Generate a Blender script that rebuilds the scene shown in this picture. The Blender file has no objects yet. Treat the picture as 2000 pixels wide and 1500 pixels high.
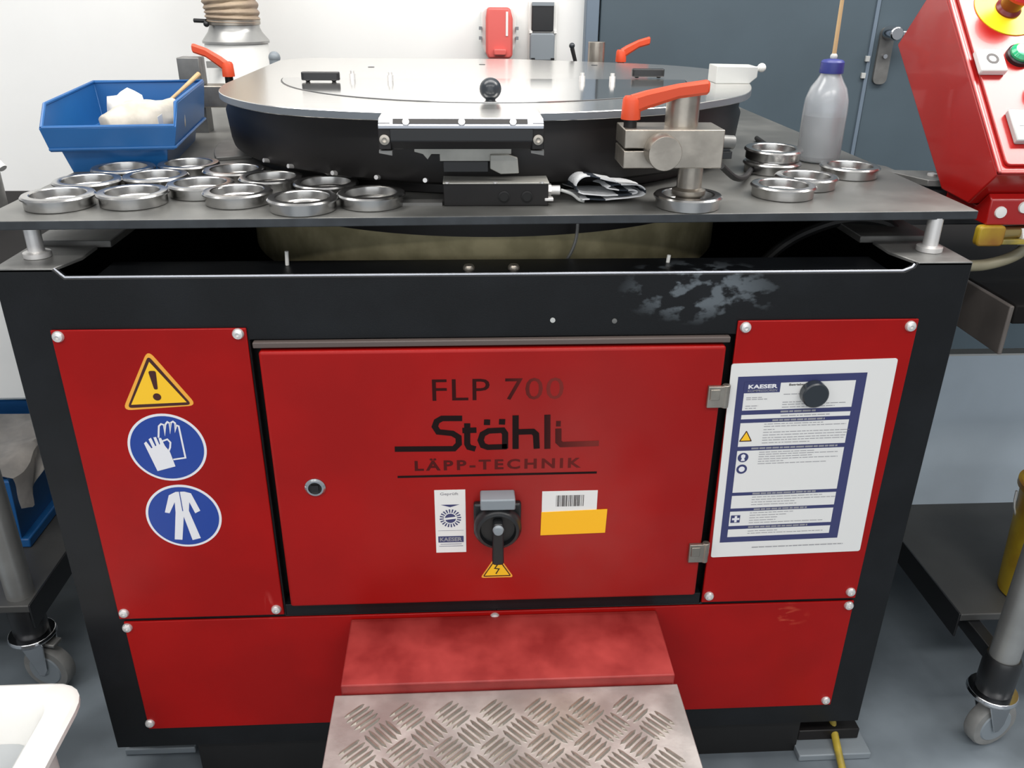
import bpy, bmesh, math, random
from mathutils import Vector, Matrix, noise
random.seed(7)
ZO = 0.9            # the machine's top edge is z = 0 in the numbers below, 0.9 m above the floor
scene = bpy.context.scene

# ------------------------------------------------------------------ camera
cam_data = bpy.data.cameras.new('camera')
cam_data.sensor_width = 36.0
cam_data.lens = 1652.47 / 2000 * 36.0
cam = bpy.data.objects.new('camera', cam_data)
scene.collection.objects.link(cam)
right = Vector((0.998482695, -0.054285400, 0.009241377))
fwd = Vector((0.053021431, 0.902457324, -0.427503809))
up = Vector((0.014867267, 0.427345146, 0.903966310))
R = Matrix((right, up, -fwd)).transposed().to_4x4()
cam.matrix_world = Matrix.Translation((-0.04067, -1.03756, 0.32477 + ZO)) @ R
cam_data.clip_start = 0.02
scene.camera = cam

# ------------------------------------------------------------------ light
world = bpy.data.worlds.new('world'); scene.world = world
world.use_nodes = True
bg = world.node_tree.nodes['Background']
bg.inputs[0].default_value = (0.92, 0.95, 1.0, 1)
bg.inputs[1].default_value = 0.33
def area(name, loc, size, power, rot=(0, 0, 0), col=(1, .97, .93)):
    l = bpy.data.lights.new(name, 'AREA'); l.shape = 'RECTANGLE'
    l.size, l.size_y = size; l.energy = power; l.color = col
    o = bpy.data.objects.new(name, l); scene.collection.objects.link(o)
    o.location = loc; o.rotation_euler = rot
    return o
# rows of ceiling luminaires across the workshop
for i, x in enumerate((-1.3, 0.3, 1.9)):
    area('ceiling_lamp', (x, 0.25, 2.75), (1.5, 0.80), (23, 23, 39)[i])
for i, x in enumerate((-1.9, -0.35, 1.2)):
    area('ceiling_lamp', (x, -1.7, 2.75), (1.2, 0.30), 15)
for i, x in enumerate((-1.9, -0.35, 1.2)):
    area('ceiling_lamp', (x, -3.8, 2.75), (1.2, 0.30), 12)
# added soft fill behind the camera, brightens the machine front and the pan
area('front_fill', (-0.3, -5.2, 1.35), (6.0, 1.9), 40, rot=(math.radians(90), 0, 0), col=(.93, .97, 1))
scene.view_settings.view_transform = 'Standard'
scene.view_settings.look = 'None'
scene.view_settings.gamma = 1
scene.view_settings.use_curve_mapping = False
scene.view_settings.exposure = 0.45

# ------------------------------------------------------------------ materials
def lin(c):
    return tuple(((v / 255) / 12.92 if v / 255 <= .04045 else ((v / 255 + .055) / 1.055) ** 2.4) for v in c)
def mat(name, col, rough=.5, metal=0, var=.0, scale=20, bump=0, bscale=200, col2=None, spec=.5, coat=0, stretch=None, lo=.4, hi=.65, trans=0, rvar=0):
    m = bpy.data.materials.new(name); m.use_nodes = True
    nt = m.node_tree; N, L = nt.nodes, nt.links
    b = N['Principled BSDF']
    c = lin(col)
    b.inputs['Base Color'].default_value = (*c, 1)
    b.inputs['Roughness'].default_value = rough
    b.inputs['Metallic'].default_value = metal
    b.inputs['Specular IOR Level'].default_value = spec
    b.inputs['Coat Weight'].default_value = coat
    b.inputs['Transmission Weight'].default_value = trans
    tc = N.new('ShaderNodeTexCoord'); src = tc.outputs['Object']
    if stretch:
        mp = N.new('ShaderNodeMapping'); mp.inputs['Scale'].default_value = stretch
        L.new(src, mp.inputs[0]); src = mp.outputs[0]
    if col2 is not None or var or rvar:
        nz = N.new('ShaderNodeTexNoise'); nz.inputs['Scale'].default_value = scale; nz.inputs['Detail'].default_value = 5
        L.new(src, nz.inputs['Vector'])
        cr = N.new('ShaderNodeValToRGB')
        e = cr.color_ramp.elements
        e[0].position, e[1].position = lo, hi
        if col2 is None:
            d = tuple(max(0, v * (1 - var)) for v in c); u = tuple(min(1, v * (1 + var)) for v in c)
        else:
            d, u = c, lin(col2)
        e[0].color = (*d, 1); e[1].color = (*u, 1)
        L.new(nz.outputs[0], cr.inputs[0]); L.new(cr.outputs[0], b.inputs['Base Color'])
        if rvar:
            mr = N.new('ShaderNodeMapRange'); mr.inputs[3].default_value = rough - rvar; mr.inputs[4].default_value = rough + rvar
            mr.inputs[1].default_value = .3; mr.inputs[2].default_value = .7
            L.new(nz.outputs[0], mr.inputs[0]); L.new(mr.outputs[0], b.inputs['Roughness'])
    if bump:
        n2 = N.new('ShaderNodeTexNoise'); n2.inputs['Scale'].default_value = bscale; n2.inputs['Detail'].default_value = 3
        L.new(src, n2.inputs['Vector'])
        bp = N.new('ShaderNodeBump'); bp.inputs['Strength'].default_value = bump; bp.inputs['Distance'].default_value = .002
        L.new(n2.outputs[0], bp.inputs['Height']); L.new(bp.outputs[0], b.inputs['Normal'])
    return m
def mask_mix(m, centre, radii, col, scale, lo, hi, edge=.35, amount=1.0, stretch=(1, 1, 1)):
    """wear of its own colour, and painted haze, inside an ellipsoid patch given in the thing's coordinates"""
    nt = m.node_tree; N, L = nt.nodes, nt.links
    b = N['Principled BSDF']
    tc = N.new('ShaderNodeTexCoord')
    mp = N.new('ShaderNodeMapping'); mp.vector_type = 'POINT'
    mp.inputs['Scale'].default_value = tuple(1 / r for r in radii)
    mp.inputs['Location'].default_value = tuple(-c / r for c, r in zip(centre, radii))
    L.new(tc.outputs['Object'], mp.inputs[0])
    ln = N.new('ShaderNodeVectorMath'); ln.operation = 'LENGTH'; L.new(mp.outputs[0], ln.inputs[0])
    mr = N.new('ShaderNodeMapRange'); mr.inputs[1].default_value = 1.0; mr.inputs[2].default_value = 1 - edge
    L.new(ln.outputs['Value'], mr.inputs[0])
    nz = N.new('ShaderNodeTexNoise'); nz.inputs['Scale'].default_value = scale; nz.inputs['Detail'].default_value = 6
    m2 = N.new('ShaderNodeMapping'); m2.inputs['Scale'].default_value = stretch
    L.new(tc.outputs['Object'], m2.inputs[0]); L.new(m2.outputs[0], nz.inputs['Vector'])
    m3 = N.new('ShaderNodeMapRange'); m3.inputs[1].default_value = lo; m3.inputs[2].default_value = hi
    L.new(nz.outputs[0], m3.inputs[0])
    mu = N.new('ShaderNodeMath'); mu.operation = 'MULTIPLY'; L.new(mr.outputs[0], mu.inputs[0]); L.new(m3.outputs[0], mu.inputs[1])
    m4 = N.new('ShaderNodeMath'); m4.operation = 'MULTIPLY'; L.new(mu.outputs[0], m4.inputs[0]); m4.inputs[1].default_value = amount
    mx = N.new('ShaderNodeMix'); mx.data_type = 'RGBA'
    old = b.inputs['Base Color']
    if old.is_linked: L.new(old.links[0].from_socket, mx.inputs['A'])
    else: mx.inputs['A'].default_value = old.default_value
    mx.inputs['B'].default_value = (*lin(col), 1)
    L.new(m4.outputs[0], mx.inputs['Factor']); L.new(mx.outputs['Result'], old)
    return m

M = dict(
    wall=mat('white_paint', (238, 238, 236), .8, var=.02, scale=3, bump=.05, bscale=60),
    door=mat('slate_paint', (72, 86, 95), .5, var=.06, scale=4, bump=.03),
    doorframe=mat('slate_frame', (104, 118, 132), .45),
    floor=mat('floor_paint', (112, 121, 128), .42, var=.22, scale=5, bump=.03, bscale=40, rvar=.12),
    ceiling=mat('ceiling_paint', (225, 225, 222), .9),
    black=mat('black_powder_coat', (16, 18, 21), .42, var=.25, scale=12, bump=.08, bscale=500, spec=.3),
    dark=mat('black_inside', (10, 10, 11), .6, var=.3, scale=9),
    red=mat('red_lacquer', (153, 11, 9), .36, var=.07, scale=8, bump=.04, bscale=700, spec=.22),
    doorred=mat('red_door_lacquer', (153, 14, 12), .38, var=.08, scale=6, bump=.05, bscale=700, spec=.25),
    dirtyred=mat('scuffed_red_lacquer', (126, 22, 20), .5, scale=17, col2=(162, 54, 50), lo=.35, hi=.72),
    conred=mat('red_console_lacquer', (160, 18, 16), .28, var=.05, scale=8, spec=.6, coat=.25),
    plate=mat('dark_ground_steel', (116, 116, 113), .42, metal=.45, var=.22, scale=7, bump=.05, bscale=60, rvar=.08),
    disc=mat('brushed_aluminium', (232, 230, 226), .2, metal=.92, var=.03, scale=9, bump=.02, bscale=90, stretch=(1, 14, 1)),
    lid=mat('polished_aluminium', (230, 229, 226), .10, metal=.95, var=.03, scale=9),
    steel=mat('turned_steel', (186, 185, 183), .24, metal=1, var=.06, scale=30),
    bolt=mat('zinc_bolt', (226, 224, 222), .35, metal=.6),
    dullsteel=mat('milled_steel', (165, 158, 148), .33, metal=.85, var=.18, scale=22, bump=.06, bscale=120),
    edge=mat('dark_plate_edge', (52, 56, 60), .5, metal=.2, var=.2, scale=30),
    coveredge=mat('cover_edge', (120, 126, 132), .4, metal=.4),
    rimsteel=mat('bare_edge', (170, 174, 182), .35, metal=.7),
    conface=mat('glossy_red_face', (168, 28, 25), .26, var=.05, scale=8, spec=.6, coat=.25),
    lightgrey=mat('light_grey_sheet', (176, 175, 168), .45, metal=.2, var=.1, scale=30),
    grey=mat('grey_metal', (120, 120, 118), .45, metal=.5, var=.15, scale=25),
    drum=mat('drum_black', (27, 25, 25), .42, var=.35, scale=6, spec=.32),
    olive=mat('olive_cast_iron', (148, 140, 106), .75, col2=(176, 166, 130), scale=22, bump=.3, bscale=90),
    orange=mat('orange_plastic', (208, 74, 40), .42, spec=.4),
    blueplastic=mat('blue_plastic', (28, 92, 152), .36, var=.05, scale=10),
    blacks=mat('black_plastic', (26, 27, 29), .35),
    blackrubber=mat('black_rubber', (20, 20, 21), .6),
    knob=mat('black_bakelite', (38, 44, 50), .28, spec=.6),
    glovew=mat('white_rubber', (228, 226, 222), .6, bump=.2, bscale=60, var=.05),
    gloveg=mat('grey_rubber', (176, 170, 158), .65, bump=.25, bscale=50, col2=(205, 198, 186), scale=28),
    wood=mat('pale_wood', (190, 158, 116), .6, var=.12, scale=40, stretch=(1, 1, .1)),
    cloth=mat('white_cloth', (222, 224, 226), .9, bump=.5, bscale=350, var=.06, scale=40),
    clothdark=mat('cloth_stripe', (40, 48, 58), .9, bump=.5, bscale=350),
    white=mat('white_plastic', (226, 226, 222), .4),
    offwhite=mat('light_grey_plastic', (184, 186, 184), .4),
    greyplastic=mat('grey_plastic', (128, 136, 142), .42),
    sockred=mat('red_plug_plastic', (214, 96, 90), .4),
    hose=mat('brown_duct_fabric', (142, 124, 108), .62, col2=(176, 158, 132), scale=10, bump=.3, bscale=120),
    paper=mat('sticker_white', (226, 226, 224), .5),
    laminate=mat('laminate', (224, 224, 222), .28),
    navy=mat('print_navy', (56, 60, 104), .3),
    inkgrey=mat('print_grey', (150, 150, 154), .4),
    ink=mat('print_black', (34, 24, 26), .45),
    darkink=mat('lettering_black', (20, 3, 4), .6, spec=.2),
    yellow=mat('sign_yellow', (248, 196, 36), .4),
    yellowedge=mat('sign_edge', (238, 168, 60), .4),
    labelyellow=mat('label_yellow', (250, 186, 24), .5),
    signblue=mat('sign_blue', (24, 62, 148), .35),
    signwhite=mat('sign_white', (226, 226, 230), .4),
    brown=mat('sign_black', (64, 22, 18), .4),
    green=mat('green_lens', (30, 170, 115), .2, coat=.4),
    darkred=mat('dark_red_lens', (110, 20, 26), .3),
    estop=mat('emergency_red', (206, 44, 44), .3),
    emyellow=mat('emergency_yellow', (252, 226, 40), .35),
    tube=mat('grey_tube', (158, 158, 156), .32, metal=.6, var=.08, scale=15),
    wheel=mat('grey_tyre', (128, 128, 126), .6, var=.1, scale=30),
    chrome=mat('chrome', (200, 202, 205), .14, metal=1),
    benchtop=mat('black_bench_top', (10, 7, 7), .75, var=.2, scale=10, spec=.25),
    shelf=mat('dark_grey_shelf', (70, 70, 69), .5, var=.12, scale=9),
    panel=mat('blue_grey_panel', (184, 197, 208), .4, var=.05, scale=6),
    apron=mat('brown_grey_board', (98, 92, 88), .6, var=.1, scale=14),
    yhose=mat('yellow_hose', (198, 172, 60), .4, col2=(120, 110, 60), scale=16),
    bhose=mat('beige_hose', (136, 130, 108), .45, var=.1, scale=30),
    bucket=mat('yellow_bucket', (178, 150, 40), .4, col2=(120, 60, 26), scale=9, lo=.45, hi=.72),
    tub=mat('white_tub', (222, 221, 217), .38, var=.03, scale=12),
    tubin=mat('grey_tub_floor', (158, 162, 164), .5, var=.05, scale=8),
    bag=mat('crumpled_film', (228, 222, 215), .35, var=.16, scale=18, bump=.6, bscale=24, trans=.0),
    seal=mat('grey_brown_seal', (88, 78, 74), .5),
    checker=mat('tread_plate_aluminium', (182, 178, 174), .36, metal=.72, var=.12, scale=16, bump=.08, bscale=150, rvar=.08),
    tread=mat('shaded_rib_aluminium', (160, 152, 142), .3, metal=.8, var=.14, scale=30),  # shading of the ribs put into a darker tone than the plate
    liquid=mat('clear_liquid', (166, 171, 174), .15, trans=.55),
    bottle=mat('translucent_bottle', (246, 249, 252), .2, trans=.82),
    capblue=mat('violet_blue_cap', (50, 58, 128), .4),
    brass=mat('brass', (170, 150, 100), .3, metal=.9),
)
# wear that stays put: scuffed patch on the black frame, faded lettering; reflected haze painted into the red door with its smudges
mask_mix(M['black'], (.27, -.55, .865), (.115, .1, .05), (104, 112, 118), 34, .52, .60, edge=.6, stretch=(1, 1, 1.6), amount=.75)
mask_mix(M['doorred'], (.10, -.56, .50), (.30, .2, .34), (150, 74, 70), 5, .30, .8, edge=.9, amount=.62)
mask_mix(M['red'], (.455, -.56, .318), (.045, .1, .03), (206, 92, 66), 45, .55, .66, edge=.8, amount=.8, stretch=(.5, 1, 1.4))
mask_mix(M['red'], (-.345, -.56, .37), (.008, .1, .03), (190, 80, 74), 60, .45, .6, edge=.8, amount=.6, stretch=(2, 1, .5))

def faded(name, x0, x1, col):
    m = mat(name, col, .6, spec=.2)
    nt = m.node_tree; N, L = nt.nodes, nt.links; b = N['Principled BSDF']
    tc = N.new('ShaderNodeTexCoord'); sx = N.new('ShaderNodeSeparateXYZ'); L.new(tc.outputs['Object'], sx.inputs[0])
    mr = N.new('ShaderNodeMapRange'); mr.inputs[1].default_value = x0; mr.inputs[2].default_value = x1; mr.inputs[4].default_value = .62
    L.new(sx.outputs[0], mr.inputs[0])
    mx = N.new('ShaderNodeMix'); mx.data_type = 'RGBA'
    mx.inputs['A'].default_value = (*lin(col), 1); mx.inputs['B'].default_value = (*lin((140, 50, 44)), 1)
    L.new(mr.outputs[0], mx.inputs['Factor']); L.new(mx.outputs['Result'], b.inputs['Base Color'])
    return m
M['flp'] = faded('worn_lettering', .01, .07, (48, 2, 3))
M['flogo'] = faded('worn_logo', .06, .13, (24, 4, 5))
M['llet'] = faded('worn_small_lettering', -.2, .35, (56, 3, 5))

# ------------------------------------------------------------------ outlines on the front plane, (x, z) in metres
B_logo = [[[-0.051,-0.2114],[-0.0755,-0.211],[-0.0827,-0.2154],[-0.0856,-0.2235],[-0.0812,-0.2318],[-0.0617,-0.2345],[-0.0535,-0.2406],[-0.0533,-0.2512],[-0.0601,-0.2587],[-0.1388,-0.2577]],[[-0.0413,-0.2221],[-0.0417,-0.2515],[-0.0393,-0.2568],[-0.0331,-0.2588]],[[-0.0451,-0.2302],[-0.0317,-0.23]],[[0.0108,-0.2569],[0.0107,-0.236],[0.0075,-0.2307],[-0.0121,-0.2315],[-0.0204,-0.2365],[-0.0232,-0.2459],[-0.0201,-0.2543],[-0.0132,-0.2573],[0.0104,-0.2569]],[[-0.0154,-0.2179],[-0.0129,-0.218]],[[0.0052,-0.2176],[0.0077,-0.2177]],[[0.0249,-0.211],[0.0254,-0.2577]],[[0.0252,-0.2339],[0.0491,-0.2335],[0.0535,-0.238],[0.0548,-0.2578]]]
B_logofade = [[[0.0686,-0.2109],[0.0699,-0.2587]],[[0.0844,-0.2328],[0.085,-0.2506],[0.0894,-0.2552],[0.1389,-0.2544]],[[0.0839,-0.2222],[0.0843,-0.2222]]]
B_under = [[[-0.1388,-0.3025],[0.1403,-0.3018]]]
B_glove = [[-0.4812,-0.2454],[-0.4778,-0.2425],[-0.4724,-0.2536],[-0.471,-0.2523],[-0.4741,-0.2394],[-0.4704,-0.2368],[-0.4668,-0.2502],[-0.4652,-0.2492],[-0.4672,-0.2364],[-0.4635,-0.2359],[-0.4611,-0.2477],[-0.4599,-0.2471],[-0.4606,-0.2378],[-0.4571,-0.2374],[-0.4539,-0.2499],[-0.4488,-0.2594],[-0.4449,-0.2826],[-0.4704,-0.2897]]
B_gline = [[[-0.4604,-0.2365],[-0.4571,-0.2195],[-0.4536,-0.2162],[-0.4501,-0.2178],[-0.4513,-0.2335],[-0.4481,-0.2171],[-0.4448,-0.2132],[-0.4422,-0.2154],[-0.4439,-0.2303],[-0.4405,-0.2146],[-0.4373,-0.2128],[-0.4348,-0.2155],[-0.4371,-0.2285],[-0.4339,-0.2186],[-0.4309,-0.22],[-0.4306,-0.2292],[-0.4294,-0.2693],[-0.4455,-0.2717]],[[-0.4557,-0.2424],[-0.4491,-0.2399],[-0.4458,-0.2448],[-0.4475,-0.2528],[-0.4512,-0.2602]]]
B_suit = [[-0.4514,-0.3241],[-0.4396,-0.3239],[-0.4307,-0.3269],[-0.422,-0.3563],[-0.4297,-0.3605],[-0.4352,-0.3416],[-0.4379,-0.3559],[-0.4281,-0.4032],[-0.4402,-0.4064],[-0.4465,-0.3658],[-0.4545,-0.4054],[-0.4653,-0.4044],[-0.4568,-0.3583],[-0.4553,-0.3411],[-0.4653,-0.3595],[-0.4717,-0.3579],[-0.4617,-0.3295]]
B_zip = [[[-0.4462,-0.3237],[-0.4464,-0.3557]]]
B_tri = [[-0.4531,-0.1077],[-0.4022,-0.1895],[-0.5009,-0.1954]]
B_tri_in = [[-0.4538,-0.1158],[-0.4087,-0.1881],[-0.4936,-0.1917]]
B_tri_y = [[-0.4538,-0.1246],[-0.4148,-0.1842],[-0.4878,-0.1867]]
B_exc = [[[-0.4527,-0.1397],[-0.4511,-0.1621]]]
B_dot = [[-0.452,-0.1751]]
# ------------------------------------------------------------------ helpers
ORIG = {}
def thing(name, loc, label, cat, group=None, rotz=0):
    o = bpy.data.objects.new(name, None); scene.collection.objects.link(o)
    o.location = (loc[0], loc[1], loc[2] + ZO); o.empty_display_size = .05
    o['label'] = label; o['category'] = cat
    if group: o['group'] = group
    ORIG[o.name] = Vector(loc)
    return o
def obj(name, bm, m, parent=None, label=None, cat=None, group=None, kind=None, bev=0, seg=2, smooth=35, at=None):
    """links bm as ONE mesh object; bm is in machine coordinates unless the parent is given, then the parent's origin is subtracted"""
    me = bpy.data.meshes.new(name)
    if parent is not None:
        org = ORIG[parent.name]
    else:
        org = Vector(at) if at else Vector((0, 0, 0))
    bmesh.ops.translate(bm, verts=bm.verts, vec=-org)
    bmesh.ops.recalc_face_normals(bm, faces=bm.faces)
    bm.to_mesh(me); bm.free()
    for mm in (m if isinstance(m, (list, tuple)) else [m]): me.materials.append(M[mm] if isinstance(mm, str) else mm)
    if smooth:
        me.shade_smooth(); me.set_sharp_from_angle(angle=math.radians(smooth))
    o = bpy.data.objects.new(name, me); scene.collection.objects.link(o)
    if parent is not None:
        o.parent = parent
    else:
        o.location = (org[0], org[1], org[2] + ZO)
    ORIG[o.name] = org
    if bev:
        b = o.modifiers.new('bevel', 'BEVEL'); b.width = bev; b.segments = seg; b.limit_method = 'ANGLE'; b.angle_limit = math.radians(40)
    if label: o['label'] = label
    if cat: o['category'] = cat
    if group: o['group'] = group
    if kind: o['kind'] = kind
    return o
def B(): return bmesh.new()
def box(x0, x1, y0, y1, z0, z1, bm=None, mi=0, mtx=None):
    bm = bm or bmesh.new()
    vs = [bm.verts.new(v) for v in ((x0, y0, z0), (x1, y0, z0), (x1, y1, z0), (x0, y1, z0), (x0, y0, z1), (x1, y0, z1), (x1, y1, z1), (x0, y1, z1))]
    if mtx is not None:
        for v in vs: v.co = mtx @ v.co
    for f in ((0, 3, 2, 1), (4, 5, 6, 7), (0, 1, 5, 4), (1, 2, 6, 5), (2, 3, 7, 6), (3, 0, 4, 7)):
        bm.faces.new([vs[i] for i in f]).material_index = mi
    return bm
AX = {'z': Matrix.Identity(3), 'x': Matrix(((0, 0, 1), (0, 1, 0), (-1, 0, 0))), 'y': Matrix(((1, 0, 0), (0, 0, 1), (0, -1, 0)))}
def lathe(prof, c=(0, 0, 0), axis='z', seg=32, bm=None, mi=0, mtx=None, cap=True):
    """prof: list of (radius, height) along the axis"""
    bm = bm or bmesh.new(); c = Vector(c)
    A = mtx if mtx is not None else AX[axis]
    rings = []
    for r, h in prof:
        if r < 1e-6:
            rings.append([bm.verts.new(c + A @ Vector((0, 0, h)))])
        else:
            rings.append([bm.verts.new(c + A @ Vector((r * math.cos(2 * math.pi * k / seg), r * math.sin(2 * math.pi * k / seg), h))) for k in range(seg)])
    for a, b in zip(rings, rings[1:]):
        for k in range(seg):
            k2 = (k + 1) % seg
            if len(a) == 1 and len(b) == 1: continue
            if len(a) == 1: f = bm.faces.new((a[0], b[k], b[k2]))
            elif len(b) == 1: f = bm.faces.new((a[k], b[0], a[k2]))
            else: f = bm.faces.new((a[k], b[k], b[k2], a[k2]))
            f.material_index = mi
    if cap:
        for rg in (rings[0], rings[-1]):
            if len(rg) > 2:
                f = bm.faces.new(rg); f.material_index = mi
    return bm
def cyl(c, r, h, axis='z', seg=24, bm=None, r2=None, mi=0, mtx=None, ch=0):
    r2 = r if r2 is None else r2
    prof = [(r, 0), (r2, h)] if not ch else [(r - ch, 0), (r, ch), (r2, h - ch), (r2 - ch, h)]
    return lathe(prof, c, axis, seg, bm, mi, mtx)
def ring(r_out, r_in, z0, z1, c, seg=48, bm=None, axis='z'):
    return lathe([(r_in, z0), (r_out, z0), (r_out, z1), (r_in, z1), (r_in, z0)], c, axis, seg, bm, cap=False)
def sphere(c, r, bm=None, sx=1, sy=1, sz=1, u=20, v=12):
    bm = bm or bmesh.new()
    bmesh.ops.create_uvsphere(bm, u_segments=u, v_segments=v, radius=r, matrix=Matrix.Translation(c) @ Matrix.Diagonal((sx, sy, sz, 1)))
    return bm
def prism(pts, axis, a, b, bm=None, mi=0):
    """pts: 2D outline; axis 'y': pts are (x, z); 'x': (y, z); 'z': (x, y); extruded from a to b"""
    bm = bm or bmesh.new()
    def P(p, t):
        return {'y': (p[0], t, p[1]), 'x': (t, p[0], p[1]), 'z': (p[0], p[1], t)}[axis]
    A = [bm.verts.new(P(p, a)) for p in pts]; C = [bm.verts.new(P(p, b)) for p in pts]
    bm.faces.new(A).material_index = mi; bm.faces.new(C[::-1]).material_index = mi
    n = len(pts)
    for i in range(n):
        bm.faces.new((A[i], A[(i + 1) % n], C[(i + 1) % n], C[i])).material_index = mi
    return bm
def spline(pts, n=8, closed=False):
    P = [Vector(p) for p in pts]; out = []
    m = len(P)
    rng = range(m if closed else m - 1)
    for i in rng:
        if closed: p0, p1, p2, p3 = P[i - 1], P[i], P[(i + 1) % m], P[(i + 2) % m]
        else: p0, p1, p2, p3 = P[max(i - 1, 0)], P[i], P[i + 1], P[min(i + 2, m - 1)]
        for k in range(n):
            t = k / n
            out.append(.5 * ((2 * p1) + (p2 - p0) * t + (2 * p0 - 5 * p1 + 4 * p2 - p3) * t * t + (3 * p1 - p0 - 3 * p2 + p3) * t ** 3))
    if not closed: out.append(P[-1])
    return out
def tube(path, r, seg=12, bm=None, mi=0, rf=None):
    bm = bm or bmesh.new(); P = [Vector(p) for p in path]; rings = []
    ref = Vector((0, 0, 1))
    t0 = (P[1] - P[0]).normalized()
    if abs(t0.dot(ref)) > .9: ref = Vector((1, 0, 0))
    u = t0.cross(ref).normalized()
    for i, p in enumerate(P):
        t = (P[min(i + 1, len(P) - 1)] - P[max(i - 1, 0)]).normalized()
        u = (u - t * u.dot(t)).normalized(); v = t.cross(u)
        rg = []
        for k in range(seg):
            a = 2 * math.pi * k / seg
            rr = rf(i, k) if rf else (r[i] if isinstance(r, (list, tuple)) else r)
            rg.append(bm.verts.new(p + (u * math.cos(a) + v * math.sin(a)) * rr))
        rings.append(rg)
    for a, b in zip(rings, rings[1:]):
        for k in range(seg):
            bm.faces.new((a[k], a[(k + 1) % seg], b[(k + 1) % seg], b[k])).material_index = mi
    bm.faces.new(rings[0]).material_index = mi; bm.faces.new(rings[-1]).material_index = mi
    return bm
def flat(pts, y, bm=None, mi=0):
    """flat print on the machine front: (x, z) outline at depth y"""
    bm = bm or bmesh.new()
    f = bm.faces.new([bm.verts.new((a, y, b)) for a, b in pts]); f.material_index = mi
    return bm
def frect(x0, x1, z0, z1, y, bm=None): return flat([(x0, z0), (x1, z0), (x1, z1), (x0, z1)], y, bm)
def fdisc(cx, cz, r, y, bm=None, seg=40, rz=None):
    rz = rz or r
    return flat([(cx + r * math.cos(2 * math.pi * k / seg), cz + rz * math.sin(2 * math.pi * k / seg)) for k in range(seg)], y, bm)
def strokes(lines, w, y, bm=None):
    """pen strokes as thin raised ribbons on the front plane"""
    bm = bm or bmesh.new()
    y0_ = y
    for i_, ln in enumerate(lines):
        y = y0_ - i_ * .00008
        P = [Vector(p) for p in ln]; n = len(P)
        Lf, Rt = [], []
        for i, p in enumerate(P):
            d1 = (P[i] - P[i - 1]).normalized() if i else None
            d2 = (P[i + 1] - P[i]).normalized() if i < n - 1 else None
            d = ((d1 or d2) + (d2 or d1)).normalized()
            nn = Vector((-d.y, d.x)); k = 1 / max(.55, nn.dot(Vector((-(d2 or d1).y, (d2 or d1).x))))
            q = p - d * w * .35 * (i == 0) + d * w * .35 * (i == n - 1)
            Lf.append(q + nn * w / 2 * k); Rt.append(q - nn * w / 2 * k)
        for i in range(n - 1):
            bm.faces.new([bm.verts.new((v.x, y, v.y)) for v in (Lf[i], Lf[i + 1], Rt[i + 1], Rt[i])])
    return bm
def text(s, x0, x1, z0, z1, y, bold=0.0, spacing=1.0, thick=.0003):
    """lettering fitted into a rectangle on the front plane"""
    cu = bpy.data.curves.new('t', 'FONT'); cu.body = s; cu.size = 1; cu.offset = bold; cu.space_character = spacing; cu.resolution_u = 3
    o = bpy.data.objects.new('t', cu); scene.collection.objects.link(o)
    bpy.context.view_layer.update()
    me = bpy.data.meshes.new_from_object(o.evaluated_get(bpy.context.evaluated_depsgraph_get()))
    bm = bmesh.new(); bm.from_mesh(me)
    bpy.data.objects.remove(o); bpy.data.curves.remove(cu); bpy.data.meshes.remove(me)
    xs = [v.co.x for v in bm.verts]; ys = [v.co.y for v in bm.verts]
    ax, bx, ay, by = min(xs), max(xs), min(ys), max(ys)
    for v in bm.verts:
        X = x0 + (v.co.x - ax) / (bx - ax) * (x1 - x0); Z = z0 + (v.co.y - ay) / (by - ay) * (z1 - z0)
        v.co = Vector((X, y, Z))
    return bm
def merge(dst, src):
    me = bpy.data.meshes.new('tmp'); src.to_mesh(me); src.free(); dst.from_mesh(me); bpy.data.meshes.remove(me); return dst
def roundpoly(pts, r, n=5):
    out = []; m = len(pts)
    for i in range(m):
        p0, p, p1 = Vector(pts[i - 1]), Vector(pts[i]), Vector(pts[(i + 1) % m])
        a = (p0 - p).normalized(); b = (p1 - p).normalized()
        ang = a.angle(b); d = min(r / math.tan(ang / 2), (p0 - p).length * .45, (p1 - p).length * .45)
        s, e = p + a * d, p + b * d
        for k in range(n + 1):
            t = k / n
            out.append(tuple(s * (1 - t) ** 2 + p * 2 * t * (1 - t) + e * t * t))
    return out
def rrect(x0, x1, z0, z1, r, n=5): return roundpoly([(x0, z0), (x1, z0), (x1, z1), (x0, z1)], r, n)
def copy_tree(o, parent=None):
    c = o.copy(); scene.collection.objects.link(c); c.parent = parent
    for ch in list(o.children): copy_tree(ch, c)
    return c
# ------------------------------------------------------------------ the room
def struct(name, bm, m, **k): return obj(name, bm, m, kind='structure', **k)
struct('floor', box(-3.2, 3.2, -4.6, 1.62, -1.0, -.9), 'floor')
struct('wall_back', box(-3.2, 3.2, 1.5, 1.62, -.9, 1.9), 'wall')
# slate grey double door filling the right of the back wall
d = thing('door_1', (1.1, 1.49, -.9), 'slate grey steel double door behind the machine', 'door'); d['kind'] = 'structure'; del d['category']
obj('door_frame', merge(box(.297, .333, 1.455, 1.5, -.9, 1.25), merge(box(2.4, 2.45, 1.455, 1.5, -.9, 1.25), box(.297, 2.45, 1.455, 1.5, 1.2, 1.25))), 'doorframe', d, bev=.003)
obj('door_leaf', box(.338, 1.108, 1.465, 1.5, -.895, 1.195), 'door', d, bev=.003)
lf = obj('door_leaf', box(1.116, 2.395, 1.465, 1.5, -.895, 1.195), 'door', d, bev=.003)
obj('hinge_strip', box(1.104, 1.114, 1.46, 1.467, -.895, 1.195), 'doorframe', d)
hp = obj('handle_plate', prism(rrect(1.128, 1.168, .075, .225, .018), 'y', 1.455, 1.465), 'grey', lf, label='dark grey escutcheon plate')
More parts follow.
